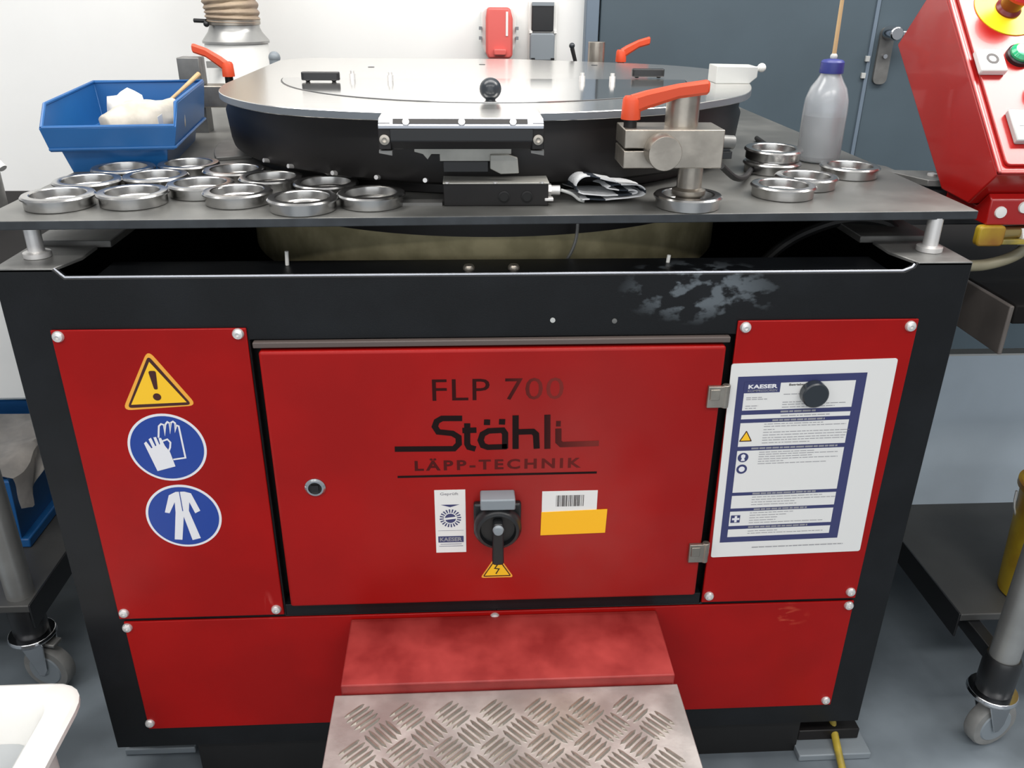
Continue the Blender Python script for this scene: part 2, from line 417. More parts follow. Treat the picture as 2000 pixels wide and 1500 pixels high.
hb = box(1.14, 1.215, 1.41, 1.425, .203, .219)
cyl((1.148, 1.455, .211), .019, .055, 'y', 24, hb, mtx=Matrix(((1, 0, 0), (0, 0, -1), (0, 1, 0))))
obj('door_handle', hb, 'chrome', lf, bev=.004, label='satin chrome lever handle')
kb = cyl((1.148, 1.458, .15), .006, .012, 'y', 16, mtx=Matrix(((1, 0, 0), (0, 0, -1), (0, 1, 0))))
obj('lock_cylinder', kb, 'chrome', lf)
for z0, z1, x in ((.135, .15, 1.098), (.09, .105, 1.094)): obj('strike_plate', box(x, x + .012, 1.457, 1.465, z0, z1), 'offwhite', lf, bev=.001)
# ------------------------------------------------------------------ the lapping machine
mc = thing('lapping_machine', (0, .55, -.9), 'large flat lapping machine with black frame and red front panels', 'machine')
W = .625
fr = B()
# front plate: a top band with the shallow cut-out, two stiles, a bottom rail
prism([(-W, 0), (-.552, 0), (-.540, -.0125), (.536, -.0125), (.548, -.006), (.550, 0), (W, 0), (W, -.82), (.0002, -.82), (.0002, -.553), (.322, -.553), (.322, -.098), (-.322, -.098), (-.322, -.553), (-.0002, -.553), (-.0002, -.82), (-W, -.82)], 'y', 0, .012, fr)
box(-W, -W + .012, .012, 1.1, -.82, 0, fr); box(W - .012, W, .012, 1.1, -.82, 0, fr)
box(-W + .012, W - .012, 1.088, 1.1, -.82, 0, fr); box(-W + .012, W - .012, .012, 1.088, -.82, -.80, fr)
obj('frame', fr, 'black', mc, bev=.0012, seg=1)
ins = box(-.33, .33, .03, .04, -.56, -.09)
box(-W + .013, W - .013, .045, 1.08, -.45, -.44, ins)
obj('inner_lining', ins, 'dark', mc)
# folded corner plates and side rails on the rim
for s in (-1, 1):
    obj('corner_plate', prism([(s * W, 0), (s * .552, 0), (s * .535, .05), (s * .535, .10), (s * W, .10)], 'z', -.004, .0005), 'grey', mc, bev=.0008, seg=1)
    obj('side_rail', prism([(s * W, .108), (s * .52, .108), (s * .52, 1.08), (s * W, 1.08)], 'z', -.004, .006), 'grey', mc, bev=.001, seg=1)
rm = tube([(-.552, .004, -.001), (-.540, .003, -.0118), (.534, .003, -.0118), (.546, .003, -.007), (.549, .004, -.003)], .0018, 8)
obj('rim_edge', rm, 'rimsteel', mc, label='bright bare metal edge along the cut-out')
fl = box(-.515, .53, .0125, .094, -.0225, -.020)
box(-.515, .53, .092, .094, -.045, -.0225, fl)
inf = obj('inner_flange', fl, 'black', mc)
for x, y in ((-.036, .05), (.024, .05)):
    obj('screw', lathe([(.008, 0), (.008, .003), (.006, .006), (0, .007)], (x, y, -.020), seg=18), 'dullsteel', inf)
for x in (-.280, .238):
    obj('pin', tube([(x, .075, -.0205), (x + .001, .075, -.001 if x < 0 else -.010)], .0026, 8), 'white', mc, label='thin white pin inside the trough')
# olive cast pan and the black rim under the table plate
obj('pan', lathe([(.30, -.10), (.405, -.10), (.42, -.09), (.42, .03)], (0, .55, 0), seg=96), 'olive', mc, label='olive brown cast pan under the table plate')
obj('pan_rim', lathe([(.436, .006), (.436, .044)], (0, .55, 0), seg=96), 'drum', mc)
obj('drain_wire', tube(spline([(.115, .105, .03), (.113, .108, .0), (.10, .112, -.03), (.075, .118, -.05)], 5), .0024, 8), 'tube', mc)

# red panels
def screw(x, z, y, par, r=.0075):
    b = lathe([(r, 0), (r, .0022), (r * .82, .0046), (r * .35, .0056), (r * .3, .0035), (0, .0033)], (x, y, z), seg=20, mtx=Matrix(((1, 0, 0), (0, 0, -1), (0, 1, 0))))
    return obj('screw', b, 'bolt', par)
def panel(name, x0, x1, z0, z1, scr, label):
    p_ = obj(name, box(x0, x1, -.004, -.0001, z0, z1), 'red', mc, bev=.0012, label=label)
    for x, z in scr: screw(x, z, -.004, p_)
    return p_
pl = panel('side_panel', -.5705, -.3245, -.5485, -.080, [(-.5615, -.088), (-.335, -.087), (-.561, -.536), (-.335, -.537)], 'red panel with three safety signs')
pr = panel('side_panel', .3205, .5675, -.5485, -.0775, [(.331, -.086), (.557, -.087), (.557, -.535), (.331, -.535)], 'red panel behind the posted sheet')
pb = panel('bottom_panel', -.5655, .567, -.776, -.5545, [(-.561, -.564), (-.003, -.564), (.559, -.562), (-.561, -.762), (.556, -.764)], 'wide red panel above the step')
dr = obj('cabinet_door', box(-.311, .3065, -.0125, .010, -.5275, -.110), 'doorred', mc, bev=.004, seg=3, label='red door with faded black lettering')
obj('rain_strip', box(-.318, .312, -.008, .002, -.1068, -.0985), 'seal', mc, bev=.0015)
obj('sill_bar', box(-.322, .3185, -.001, .02, -.5525, -.532), 'black', mc, bev=.001)
for z in (-.183, -.444):
    h = box(.287, .313, -.0185, -.0125, z - .016, z + .016)
    cyl((.3125, -.014, z - .017), .0055, .034, 'z', 14, h)
    box(.290, .303, -.020, -.0185, z - .004, z + .012, h)
    obj('hinge', h, 'dullsteel', dr, bev=.001)
Yf = Matrix(((1, 0, 0), (0, 0, -1), (0, 1, 0)))
lk = lathe([(.0095, 0), (.0145, 0), (.0145, .002), (.012, .004), (.0095, .004), (.0095, 0)], (-.2555, -.0125, -.3165), seg=32, mtx=Yf, cap=False)
lko = obj('lock', lk, 'chrome', dr)
l2 = lathe([(.0098, 0), (.0098, .0015)], (-.2555, -.0125, -.3165), seg=28, mtx=Yf)
box(-.2605, -.2505, -.0175, -.013, -.3215, -.3115, l2)
obj('lock_core', l2, 'blacks', dr)
YD = -.0127
obj('logo', strokes(B_logo, .0086, YD), 'darkink', dr, label='black brand lettering')
obj('logo', strokes(B_logofade, .0086, YD - .0001), 'flogo', dr, label='worn end of the brand lettering')
obj('lettering', text('FLP 700', -.0875, .0895, -.1845, -.152, YD, spacing=1.05), 'flp', dr, label='faded letters FLP 700')
obj('lettering', text('LÄPP-TECHNIK', -.1155, .1185, -.2935, -.2735, YD, bold=.035, spacing=1.35), 'llet', dr)
obj('underline', strokes(B_under, .0036, YD), 'darkink', dr)
# inspection sticker
s1 = obj('inspection_sticker', box(-.0895, -.0455, -.0132, -.0126, -.4335, -.3255), 'paper', dr)
YS = -.0134
k_ = text('Geprüft', -.0815, -.0555, -.3355, -.3295, YS, bold=.02)
merge(k_, text('KAESER', -.0835, -.0515, -.4135, -.4065, YS - .0002, bold=.03))
obj('sticker_text', k_, 'inkgrey', dr)
k_ = frect(-.086, -.049, -.4155, -.4045, YS); frect(-.083, -.052, -.419, -.4182, YS, k_); frect(-.085, -.05, -.4225, -.4217, YS, k_); frect(-.086, -.049, -.395, -.3946, YS, k_)
flat([(-.081, -.350), (-.054, -.350), (-.0675, -.3545)], YS, k_)
for k in range(40):
    if k % 2 == 0:
        a0, a1 = 2 * math.pi * k / 40, 2 * math.pi * (k + 1) / 40
        flat([(-.0675 + r * math.cos(a), -.3735 + r * math.sin(a)) for r, a in ((.0095, a0), (.0155, a0), (.0155, a1), (.0095, a1))], YS, k_)
flat([(-.0675 + .008 * math.cos(a), -.3735 + .008 * math.sin(a)) for a in [math.radians(20 + 14 * j) for j in range(12)]], YS, k_)
flat([(-.0675 + .008 * math.cos(a), -.3735 + .008 * math.sin(a)) for a in [math.radians(200 + 14 * j) for j in range(12)]], YS, k_)
obj('sticker_print', k_, 'navy', dr)
# bar code label and the yellow label over it
obj('barcode_label', box(.0645, .1445, -.0132, -.0126, -.372, -.3315), 'paper', dr)
k_ = B(); x = .085
rr = random.Random(3)
while x < .1245:
    w = rr.choice((.0005, .0009, .0014)); frect(x, x + w, -.3575, -.3385, YS, k_); x += w + rr.choice((.0006, .001, .0013))
obj('barcode', k_, 'ink', dr)
obj('yellow_label', prism([(.0635, -.4065), (.159, -.4045), (.160, -.3635), (.064, -.3665)], 'y', -.0142, -.0133), 'labelyellow', dr)
# rotary main switch
sw = box(-.034, .034, -.024, -.0125, -.398, -.3445)
swo = obj('main_switch', sw, 'blacks', dr, bev=.003)
obj('padlock_bracket', box(-.0245, .0245, -.040, -.0125, -.3445, -.327), 'greyplastic', swo, bev=.002)
obj('switch_collar', lathe([(.034, 0), (.034, .012), (.030, .018), (.026, .019), (.024, .012), (0, .012)], (0, -.024, -.378), seg=40, mtx=Yf), 'blacks', swo)
hd = prism(roundpoly([(-.007, -.360), (.007, -.360), (.0085, -.430), (-.0085, -.430)], .005), 'y', -.052, -.036)
obj('switch_handle', hd, 'blacks', swo, bev=.002)
obj('handle_tip', lathe([(.008, 0), (.0065, .004), (0, .005)], (0, -.052, -.369), seg=16, mtx=Yf), 'greyplastic', swo)
# electricity warning triangle
tr = lambda cx, cz, w, h: [(cx, cz + h * .62), (cx + w / 2, cz - h * .38), (cx - w / 2, cz - h * .38)]
es = obj('voltage_sticker', prism(roundpoly(tr(0, -.4655, .050, .043), .003), 'y', -.0132, -.0126), 'yellowedge', dr)
k_ = flat(roundpoly(tr(0, -.4655, .043, .037), .002), YS)
obj('sticker_border', k_, 'brown', dr)
obj('sticker_field', flat(tr(0, -.4655, .037, .0315), YS - .0002), 'yellow', dr)
obj('lightning_sign', strokes([[(.0025, -.4545), (-.0035, -.4645), (.003, -.4655), (-.0015, -.474)]], .0018, YS - .0004), 'ink', dr)
# safety signs on the left panel
YP = -.0044
obj('warning_sign', prism(roundpoly(B_tri, .007), 'y', YP, -.0039), 'yellowedge', pl)
obj('sign_border', flat(roundpoly(B_tri_in, .004), YP - .0003), 'brown', pl)
obj('sign_field', flat(B_tri_y, YP - .0006), 'yellow', pl)
ex = prism(roundpoly([(-.4575, -.1375), (-.4475, -.1375), (-.4492, -.1645), (-.4538, -.1645)], .003), 'y', YP - .0010, YP - .0008)
fdisc(-.4520, -.1755, .0053, YP - .0009, ex)
obj('exclamation_mark', ex, 'brown', pl)
for nm, cx, cz, in (('glove_sign', -.4515, -.2535), ('overall_sign', -.4465, -.3655)):
    obj(nm, lathe([(.0525, 0), (.0525, .0005)], (cx, -.0039, cz), seg=64, mtx=Yf), 'signwhite', pl)
    obj('sign_field', fdisc(cx, cz, .0490, YP - .0003, seg=64), 'signblue', pl)
def tri_fill(pts, y):
    bm = B(); vs = [bm.verts.new((a, y, b)) for a, b in pts]
    es_ = [bm.edges.new((vs[i], vs[(i + 1) % len(vs)])) for i in range(len(vs))]
    bmesh.ops.triangle_fill(bm, edges=es_, use_beauty=True); return bm
obj('glove_outline', strokes(B_gline, .0024, YP - .0006), 'signwhite', pl)
obj('glove_symbol', tri_fill(B_glove, YP - .0008), 'signwhite', pl)
obj('overall_symbol', tri_fill(B_suit, YP - .0006), 'signwhite', pl)
obj('zip_line', strokes(B_zip, .0012, YP - .0009), 'signblue', pl)
# scuffed red box above the step
obj('step_housing', prism([(-.137, -.5655), (-.137, -.5725), (-.125, -.70), (-.0041, -.70), (-.0041, -.5605)], 'x', -.224, .250), 'dirtyred', mc, bev=.002, label='dusty red box over the step')
# plinth, feet
obj('plinth', box(-.50, .53, .012, 1.0, -.9, -.822), 'dark', mc)
for x, y in ((.59, .06), (-.585, .10), (.59, 1.0), (-.585, 1.0)):
    ft = box(x - .055, x + .055, y - .04, y + .05, -.885, -.862)
    cyl((x, y, -.872), .018, .052, 'z', 20, ft)
    obj('levelling_foot', ft, 'drum', mc, bev=.002)
for x, z in ((.073, -.0775), (.155, -.0795)):
    obj('paint_chip', lathe([(.0035, 0), (.0035, .0012), (0, .0014)], (x, 0, z + .003), seg=10, mtx=Yf), 'offwhite' if x < .1 else 'grey', mc)

# table plate on bolts
ZT = .057
tp = obj('table_plate', prism([(-.640, .012), (.644, .045), (.648, .40), (.637, 1.10), (-.640, 1.07)], 'z', ZT - .0115, ZT), ['plate', 'edge'], mc, bev=.0012, seg=2, label='dark steel table plate')
def dark_edge(o_):
    for p_ in o_.data.polygons: p_.material_index = 1 if abs(p_.normal.z) < .5 else 0
for x in (-.592, .592):
    for y in (.053, .98):
        b = lathe([(.017, 0), (.017, .006), (.010, .008), (.010, .046)], (x, y, .001), seg=20)
        obj('plate_bolt', b, 'bolt', mc)
sk = [(.0 + r * math.cos(a), .57 + r * math.sin(a)) for r, aa in ((.420, range(165, 203, 3)), (.478, range(201, 164, -3))) for a in [math.radians(v) for v in aa]]
obj('plate_skirt', prism(sk, 'z', ZT, ZT + .006), 'grey', mc, bev=.001)
obj('rail_slot', prism([(-.13, .085), (-.07, .085), (-.07, .105), (-.13, .105)], 'z', ZT, ZT + .004), 'grey', mc)
# right rear hinge plate of the table
hg = prism([(.645, .395), (.665, .36), (.665, .33), (.775, .315), (.775, .235), (.68, .250), (.645, .33)], 'z', ZT - .012, ZT - .002)
hgo = obj('corner_bracket', hg, 'grey', mc, bev=.001)
obj('screw', lathe([(.008, 0), (.008, .003), (0, .005)], (.705, .285, ZT - .002), seg=14), 'bolt', hgo)
obj('locating_peg', merge(cyl((.615, .50, ZT), .006, .014, 'z', 12), sphere((.615, .50, ZT + .016), .0065)), 'bolt', mc)
# drum
obj('drum', lathe([(.410, .0), (.414, .002), (.414, .0165), (.436, .018), (.441, .022), (.444, .034), (.448, .075), (.444, .083), (.446, .106), (.446, .108)], (.0, .562, ZT), seg=128), 'drum', mc, label='black drum under the cover')
for a in (221, 229, 240, 249, 258):
    a_ = math.radians(a); ca, sa = math.cos(a_), math.sin(a_)
    obj('stud', tube([(.438 * ca, .562 + .438 * sa, ZT + .024), (.450 * ca, .562 + .450 * sa, ZT + .026)], .0032, 8), 'bolt', mc, label='small bright stud at the foot of the drum')
# cover plate
out = spline([(-.427, .44), (-.412, .34), (-.375, .255), (-.308, .172), (-.237, .131), (-.13, .100), (-.02, .093), (.10, .108), (.236, .160), (.311, .222), (.397, .317), (.447, .45), (.471, .607), (.455, .741), (.382, .834), (.282, .885), (.154, .935), (.07, .967)], 6)
out = [tuple(v) for v in out] + [(-.38, .967), (-.427, .895)]
dc = obj('cover_plate', prism(out, 'z', .1635, .174), ['disc', 'coveredge'], mc, bev=.0008, seg=1, label='brushed aluminium cover plate')
dark_edge(tp); dark_edge(dc)
arc = lambda r, a0, a1, n=48: [(r * math.cos(math.radians(a0 + (a1 - a0) * k / n)) - .0, .55 + r * math.sin(math.radians(a0 + (a1 - a0) * k / n))) for k in range(n + 1)]
obj('lid_groove', prism(arc(.352, 183, 355), 'z', .1739, .1743), 'blacks', dc)
ld = obj('lid', prism(arc(.3495, 183.4, 354.6), 'z', .1740, .1752), 'lid', mc, label='polished half-round loading lid')
ZL = .1752
def grip(cx, cy, w, rot):
    b = prism(rrect(-w / 2, w / 2, -.008, .008, .006, 3), 'z', .0025, .0155)
    for s in (-1, 1): cyl((s * w * .34, 0, 0), .004, .004, 'z', 10, b)
    bmesh.ops.rotate(b, verts=b.verts, cent=(0, 0, 0), matrix=Matrix.Rotation(rot, 3, 'Z'))
    bmesh.ops.translate(b, verts=b.verts, vec=(cx, cy, ZL))
    obj('grip', b, 'blacks', mc, bev=.0015)
grip(-.275, .46, .063, 0); grip(.289, .545, .058, 0)
for x, y in ((-.228, .503), (-.162, .480), (.163, .480), (.214, .475)):
    b = cyl((x, y, ZL), .0052, .009, 'z', 6); cyl((x, y, ZL + .009), .0035, .005, 'z', 12, b)
    obj('hinge_bolt', b, 'bolt', ld)
for x, y in ((-.22, .749), (-.329, .53), (0, .821), (.232, .815)):
    obj('screw_hole', lathe([(.0065, 0), (.0065, .0006)], (x, y, .174), seg=20), 'blacks', dc)
kb = sphere((-.0015, .223, ZL + .0150), .0155); cyl((-.0015, .223, ZL), .007, .004, 'z', 16, kb)
obj('ball_knob', kb, 'knob', mc)
# latch on the front of the cover
la = obj('latch', box(-.1435, .0575, .035, .115, .1725, .1765), 'disc', mc, bev=.0008, label='front latch strip with three screws')
lb = prism([(.035, .1725), (.035, .1765), (.0255, .1685), (.0255, .1650)], 'x', -.1435, .0575)
obj('latch_bevel', lb, 'rimsteel', la, bev=.0005)
obj('latch_slot', prism([(.0335, .1753), (.0331, .1757), (.0275, .1708), (.0280, .1703)], 'x', -.126, .038), 'drum', la)
obj('latch_bar', prism([(.0265, .1648), (.036, .168), (.060, .168), (.060, .139), (.036, .139), (.0265, .150)], 'x', -.130, .045), 'blacks', la, bev=.001)
for x in (-.110, -.0425, .020):
    obj('screw', cyl((x, .0305, .1718), .0042, .004, 'y', 12, mtx=Matrix(((1, 0, 0), (0, .4, -.9), (0, .9, .4)))), 'bolt', la)
for s, x in ((-1, -.1365), (1, .051)):
    b = box(x - .0075, x + .0075, .028, .060, .140, .1715)
    o_ = obj('end_bracket', b, 'drum', la, bev=.001)
    obj('bolt_head', lathe([(.0062, 0), (.0062, .003), (.003, .0035), (0, .002)], (x, .028, .152), seg=18, mtx=Yf), 'dullsteel', la)
    obj('latch_tab', prism([(x - .008, .138), (x + .008, .138), (x + .008, .132), (x - .008, .135)], 'y', .032, .045), 'grey', la)
# sensor plate and block below the latch
obj('sensor_plate', prism([(-.105, .130), (.022, .132), (.022, .122), (-.005, .122), (-.005, .113), (-.072, .113), (-.072, .122), (-.083, .122), (-.088, .115), (-.094, .122), (-.105, .125)], 'y', .098, .106), 'lightgrey', mc, bev=.0005)
obj('sensor_bar', box(-.068, -.008, .099, .112, .098, .113), 'blacks', mc, bev=.001)
obj('angle_bracket', prism([(-.006, .122), (.018, .122), (.030, .118), (.032, .098), (.008, .097), (-.006, .104)], 'y', .092, .100), 'lightgrey', mc, bev=.001)
sb = obj('switch_block', box(-.068, .071, .082, .155, ZT, .0865), 'drum', mc, bev=.001, label='black limit switch block')
obj('block_cover', box(-.0685, .0715, .080, .157,   .0865, .0885), 'lightgrey', sb, bev=.0005)
for x in (-.063, .0, .062):
    obj('screw', cyl((x, .0805, .0875), .003, .002, 'z', 10), 'bolt', sb)
for x in (.012, .0425):
    obj('cable_port', lathe([(.0072, 0), (.0078, .0015), (.006, .002), (.0062, .0012), (0, .0012)], (x, .082, .0695), seg=20, mtx=Yf), 'dark', sb)
fx = cyl((.0715, .105, .073), .009, .005, 'x', 6, mtx=Matrix(((0, 0, 1), (1, 0, 0), (0, 1, 0))))
cyl((.0765, .105, .073), .0065, .012, 'x', 14, fx, mtx=Matrix(((0, 0, 1), (1, 0, 0), (0, 1, 0))))
obj('cable_gland', fx, 'bolt', sb)
obj('cable_gland', box(.066, .078, .080, .092, .0635, .0675), 'bolt', sb, bev=.001)
obj('sensor_cable', tube(spline([(.09, .105, .073), (.105, .104, .068), (.115, .10, .061), (.122, .098, .0595)], 5), .0022, 8), 'offwhite', sb)
obj('guide_rail', tube([(.072, .19, .066), (.165, .20, .068)], .003, 8), 'dullsteel', mc)
# clamps
def lever(parent, base, d, length, hh, s=1.0, rise=.015):
    """orange clamping lever: hub on a black stem and a tapering arm"""
    bx, by, bz = base
    st = cyl((bx, by, bz - .012), .0085 * s, .014, 'z', 16)
    b = lathe([(.0125 * s, 0), (.0125 * s, .004), (.0115 * s, hh), (.009 * s, hh + .004)], (bx, by, bz), seg=20)
    d = Vector(d).normalized(); n = Vector((-d.y, d.x, 0))
    z0 = bz + hh * .72; secs = []
    for t, w, h in ((-.01, .009, .012), (.18, .008, .011), (.6, .0075, .0085), (.97, .0085, .0085), (1.0, .0055, .006)):
        c = Vector((bx, by, z0)) + d * (length * t) + Vector((0, 0, rise * (1 - (1 - t) ** 1.6)))
        secs.append([b.verts.new(c + n * (w * s * a) + Vector((0, 0, h * s * e))) for a, e in ((-1, -.6), (-.6, -1), (.6, -1), (1, -.6), (1, .6), (.6, 1), (-.6, 1), (-1, .6))])
    for p_, q_ in zip(secs, secs[1:]):
        for k in range(8): b.faces.new((p_[k], p_[(k + 1) % 8], q_[(k + 1) % 8], q_[k]))
    b.faces.new(secs[0]); b.faces.new(secs[-1])
    o_ = obj('clamp_lever', b, 'orange', parent, label='orange clamping lever')
    obj('lever_stem', st, 'drum', parent)
    return o_
cb = prism([(.163, .134), (.163, .112), (.291, .112), (.291, .160), (.163, .160), (.163, .137), (.192, .137), (.192, .134)], 'y', .052, .118)
cbo = obj('clamp_block', cb, 'dullsteel', mc, bev=.0012, label='steel clamp block at the front right of the cover')
obj('clamp_column', lathe([(.0215, 0), (.0215, .043), (.0195, .045), (.012, .045), (.012, .040), (0, .040)], (.2435, .092, .160), seg=32), 'dullsteel', cbo)
obj('clamp_knob', lathe([(.0215, 0), (.0215, .042), (.0205, .044), (0, .044)], (.2095, .066, .1355), seg=36, mtx=Yf), 'dullsteel', cbo)
lever(cbo, (.173, .075, .170), (1, -.02, 0), .097, .024, 1.0, .022)
obj('clamp_post', lathe([(.0165, -.014), (.0165, .001), (.022, .002), (.022, .008), (.0165, .011), (.0165, .042)], (.2585, .080, .0715), seg=28), 'dullsteel', cbo)
obj('side_pin', tube([(.292, .088, .140), (.315, .092, .138)], .009, 16), 'grey', cbo)
obj('side_clip', box(.293, .313, .083, .101, .118, .128), 'blacks', cbo, bev=.001)
# rear left clamp beside the cover
cb2 = obj('clamp_block', box(-.60, -.462, .685, .735, .105, .144), 'dullsteel', mc, bev=.0015, label='steel clamp block at the rear left of the cover')
obj('clamp_column', box(-.577, -.535, .69, .728, .144, .194), 'grey', cb2, bev=.002, label='square grey post')
obj('clamp_foot', box(-.575, -.535, .69, .728, ZT, .105), 'grey', cb2)
lever(cb2, (-.486, .70, .160), (-1, .10, 0), .063, .022, .92, .034)
# rear right clamp behind the cover
cb3 = obj('clamp_block', box(.235, .37, 1.03, 1.075, .105, .145), 'dullsteel', mc, bev=.0015, label='steel clamp block behind the cover')
obj('clamp_column', cyl((.270, 1.05, .145), .0195, .061, 'z', 28, ch=.001), 'dullsteel', cb3)
obj('clamp_foot', box(.255, .295, 1.035, 1.07, ZT, .105), 'grey', cb3)
lever(cb3, (.328, 1.05, .163), (1, .05, 0), .066, .022, 1.0, .030)
obj('stop_rod', tube([(.226, 1.05, .142), (.221, 1.05, .165), (.213, 1.05, .192)], [.0045, .0045, .005], 10), 'blacks', cb3)
obj('stop_knob', sphere((.2125, 1.05, .197), .0068), 'knob', cb3)
obj('rest_knob', merge(sphere((-.468, 1.05, .168), .0135), cyl((-.468, 1.05, ZT), .0125, .11, 'z', 16)), 'greyplastic', mc)
# spray unit on the right of the cover
sp = obj('spray_unit', prism([(.391, .174), (.391, .202), (.462, .201), (.462, .184), (.450, .174)], 'y', .468, .520), 'offwhite', mc, bev=.0012, label='light grey spray unit on the cover edge')
obj('spray_nozzle', merge(sphere((.475, .49, .198), .0075), cyl((.460, .49, .196), .004, .012, 'x', 12, mtx=Matrix(((0, 0, 1), (1, 0, 0), (0, 1, 0))))), 'white', sp)
obj('supply_cable', tube(spline([(.315, .13, .100), (.345, .16, .078), (.38, .22, .067), (.43, .33, .063), (.50, .45, .062), (.52, .60, .062)], 6), .0045, 10), 'blackrubber', mc)
obj('trough_cable', tube(spline([(.40, .20, -.08), (.45, .20, -.03), (.50, .19, .0), (.545, .18, .012), (.585, .17, .008), (.60, .16, -.004)], 6), .008, 10), 'blackrubber', mc)
# ------------------------------------------------------------------ posted sheet and its magnet
CX, CZ = .4375, -.2975; DW, DH = .231, .322
sheet = thing('instruction_sheet', (CX, -.0045, CZ), 'laminated operating instruction with thick navy frame on the red right panel', 'document')
SY = -.0058
def dx(f): return CX - DW / 2 + f * DW
def dz(f): return CZ + DH / 2 - f * DH
obj('laminate', prism(rrect(CX - DW / 2, CX + DW / 2, CZ - DH / 2, CZ + DH / 2, .004), 'y', -.0055, -.0042), 'laminate', sheet)
fx0, fx1, fz1, fz0 = .333, .5135, -.156, -.4315
obj('frame_print', frect(fx0, fx1, fz0, fz1, SY), 'navy', sheet)
FZ = lambda t: fz1 + (fz0 - fz1) * t
ix0, ix1 = fx0 + .0105, fx1 - .0145
rows = [(.040, .190), (.215, .240), (.262, .400), (.425, .680), (.700, .780), (.800, .893), (.915, .965)]
wb = B()
for a, b_ in rows: frect(ix0, ix1, FZ(b_), FZ(a), SY - .0002, wb)
obj('text_fields', wb, 'laminate', sheet)
lg = frect(ix0 - .001, ix0 + .050, FZ(.092), FZ(.030), SY - .0004)
obj('logo_field', lg, 'navy', sheet)
lt = text('KAESER', ix0 + .005, ix0 + .046, FZ(.068), FZ(.045), SY - .0006, bold=.04)
obj('logo_print', lt, 'signwhite', sheet)
obj('logo_print', text('KOMPRESSOREN', ix0 + .005, ix0 + .046, FZ(.086), FZ(.073), SY - .0006, bold=.01), 'inkgrey', sheet)
ln = B(); rr = random.Random(11)
def tline(x0, x1, z, h=.0011):
    x = x0
    while x < x1:
        w = rr.uniform(.003, .011); frect(x, min(x + w, x1), z - h / 2, z + h / 2, SY - .0004, ln); x += w + .0012
tx = ix0 + .030
for t, l in ((.118, .022), (.128, .03), (.165, .018), (.178, .016)): tline(ix0 + .004, ix0 + .004 + l, FZ(t))
for t, l in ((.105, .055), (.150, .05), (.163, .09), (.178, .075)): tline(ix0 + .056, ix0 + .056 + l, FZ(t))
for t, l in ((.227, .07),): tline(ix0 + .056, ix0 + .056 + l, FZ(t), .0013)
for t, l in ((.272, .085), (.286, .118), (.304, .016), (.320, .124), (.336, .122), (.352, .120), (.366, .118), (.382, .07)): tline(tx + .004, tx + .004 + l, FZ(t))
for t, l in ((.437, .08), (.450, .115), (.464, .078), (.478, .116), (.492, .038), (.506, .10)): tline(tx + .002, tx + .002 + l, FZ(t))
for t, l in ((.712, .105), (.728, .125), (.744, .065), (.760, .068)): tline(tx, tx + l, FZ(t))
for t, l in ((.812, .065), (.828, .055), (.844, .042), (.860, .04), (.876, .112)): tline(tx, tx + l, FZ(t))
for t, l in ((.930, .045), (.945, .115)): tline(tx, tx + l, FZ(t))
tline(fx0 + .05, fx1 + .01, -.4425, .0014)
obj('text_lines', ln, 'inkgrey', sheet, kind='stuff')
hd_ = B()
for t, a, b_ in ((.2025, .055, .105), (.251, .045, .12), (.4125, .02, .145), (.690, .03, .125), (.790, .035, .115), (.904, .03, .12)):
    x = ix0 + a
    while x < ix0 + b_:
        w = rr.uniform(.004, .012); frect(x, min(x + w, ix0 + b_), FZ(t) - .0014, FZ(t) + .0014, SY - .0004, hd_); x += w + .0012
obj('heading_lines', hd_, 'inkgrey', sheet, kind='stuff')
obj('heading', text('Betriebsanweisung', ix0 + .062, ix0 + .108, FZ(.062), FZ(.046), SY - .0006, bold=.015), 'ink', sheet)
obj('icon_print', prism(roundpoly(tr(ix0 + .010, FZ(.345), .019, .018), .001), 'y', SY - .0005, SY - .0003), 'brown', sheet, label='small warning triangle')
obj('icon_print', flat(tr(ix0 + .010, FZ(.345), .014, .0135), SY - .0006), 'yellow', sheet)
for t in (.465, .535): obj('icon_print', fdisc(ix0 + .0095, FZ(t), .0078, SY - .0004, seg=28), 'navy', sheet, label='small round navy icon')
obj('icon_print', frect(ix0 + .002, ix0 + .016, FZ(.872), FZ(.824), SY - .0004), 'navy', sheet, label='small square navy icon')
obj('icon_symbol', flat([(ix0 + a_, FZ(b_)) for a_, b_ in ((.0065, .450), (.0095, .444), (.0125, .450), (.0125, .464), (.0112, .468), (.0125, .485), (.0065, .485), (.0078, .468), (.0065, .464))], SY - .0006), 'signwhite', sheet)
obj('icon_symbol', fdisc(ix0 + .0095, FZ(.535), .0045, SY - .0006, seg=16), 'signwhite', sheet)
obj('icon_symbol', flat([(ix0 + .0095 + a_, FZ(.848) + b_) for a_, b_ in ((-.0018, -.0055), (.0018, -.0055), (.0018, -.0018), (.0055, -.0018), (.0055, .0018), (.0018, .0018), (.0018, .0055), (-.0018, .0055), (-.0018, .0018), (-.0055, .0018), (-.0055, -.0018), (-.0018, -.0018))], SY - .0006), 'signwhite', sheet)
sheet.rotation_euler = (0, math.radians(-1.25), 0)
obj('magnet', lathe([(.0175, 0), (.0185, .001), (.0185, .012), (.0165, .0135), (0, .0135)], (.4375, -.006, -.183), seg=36, mtx=Yf), 'knob', at=(.4375, -.006, -.183),
    label='round black magnet holding the instruction sheet', cat='magnet')

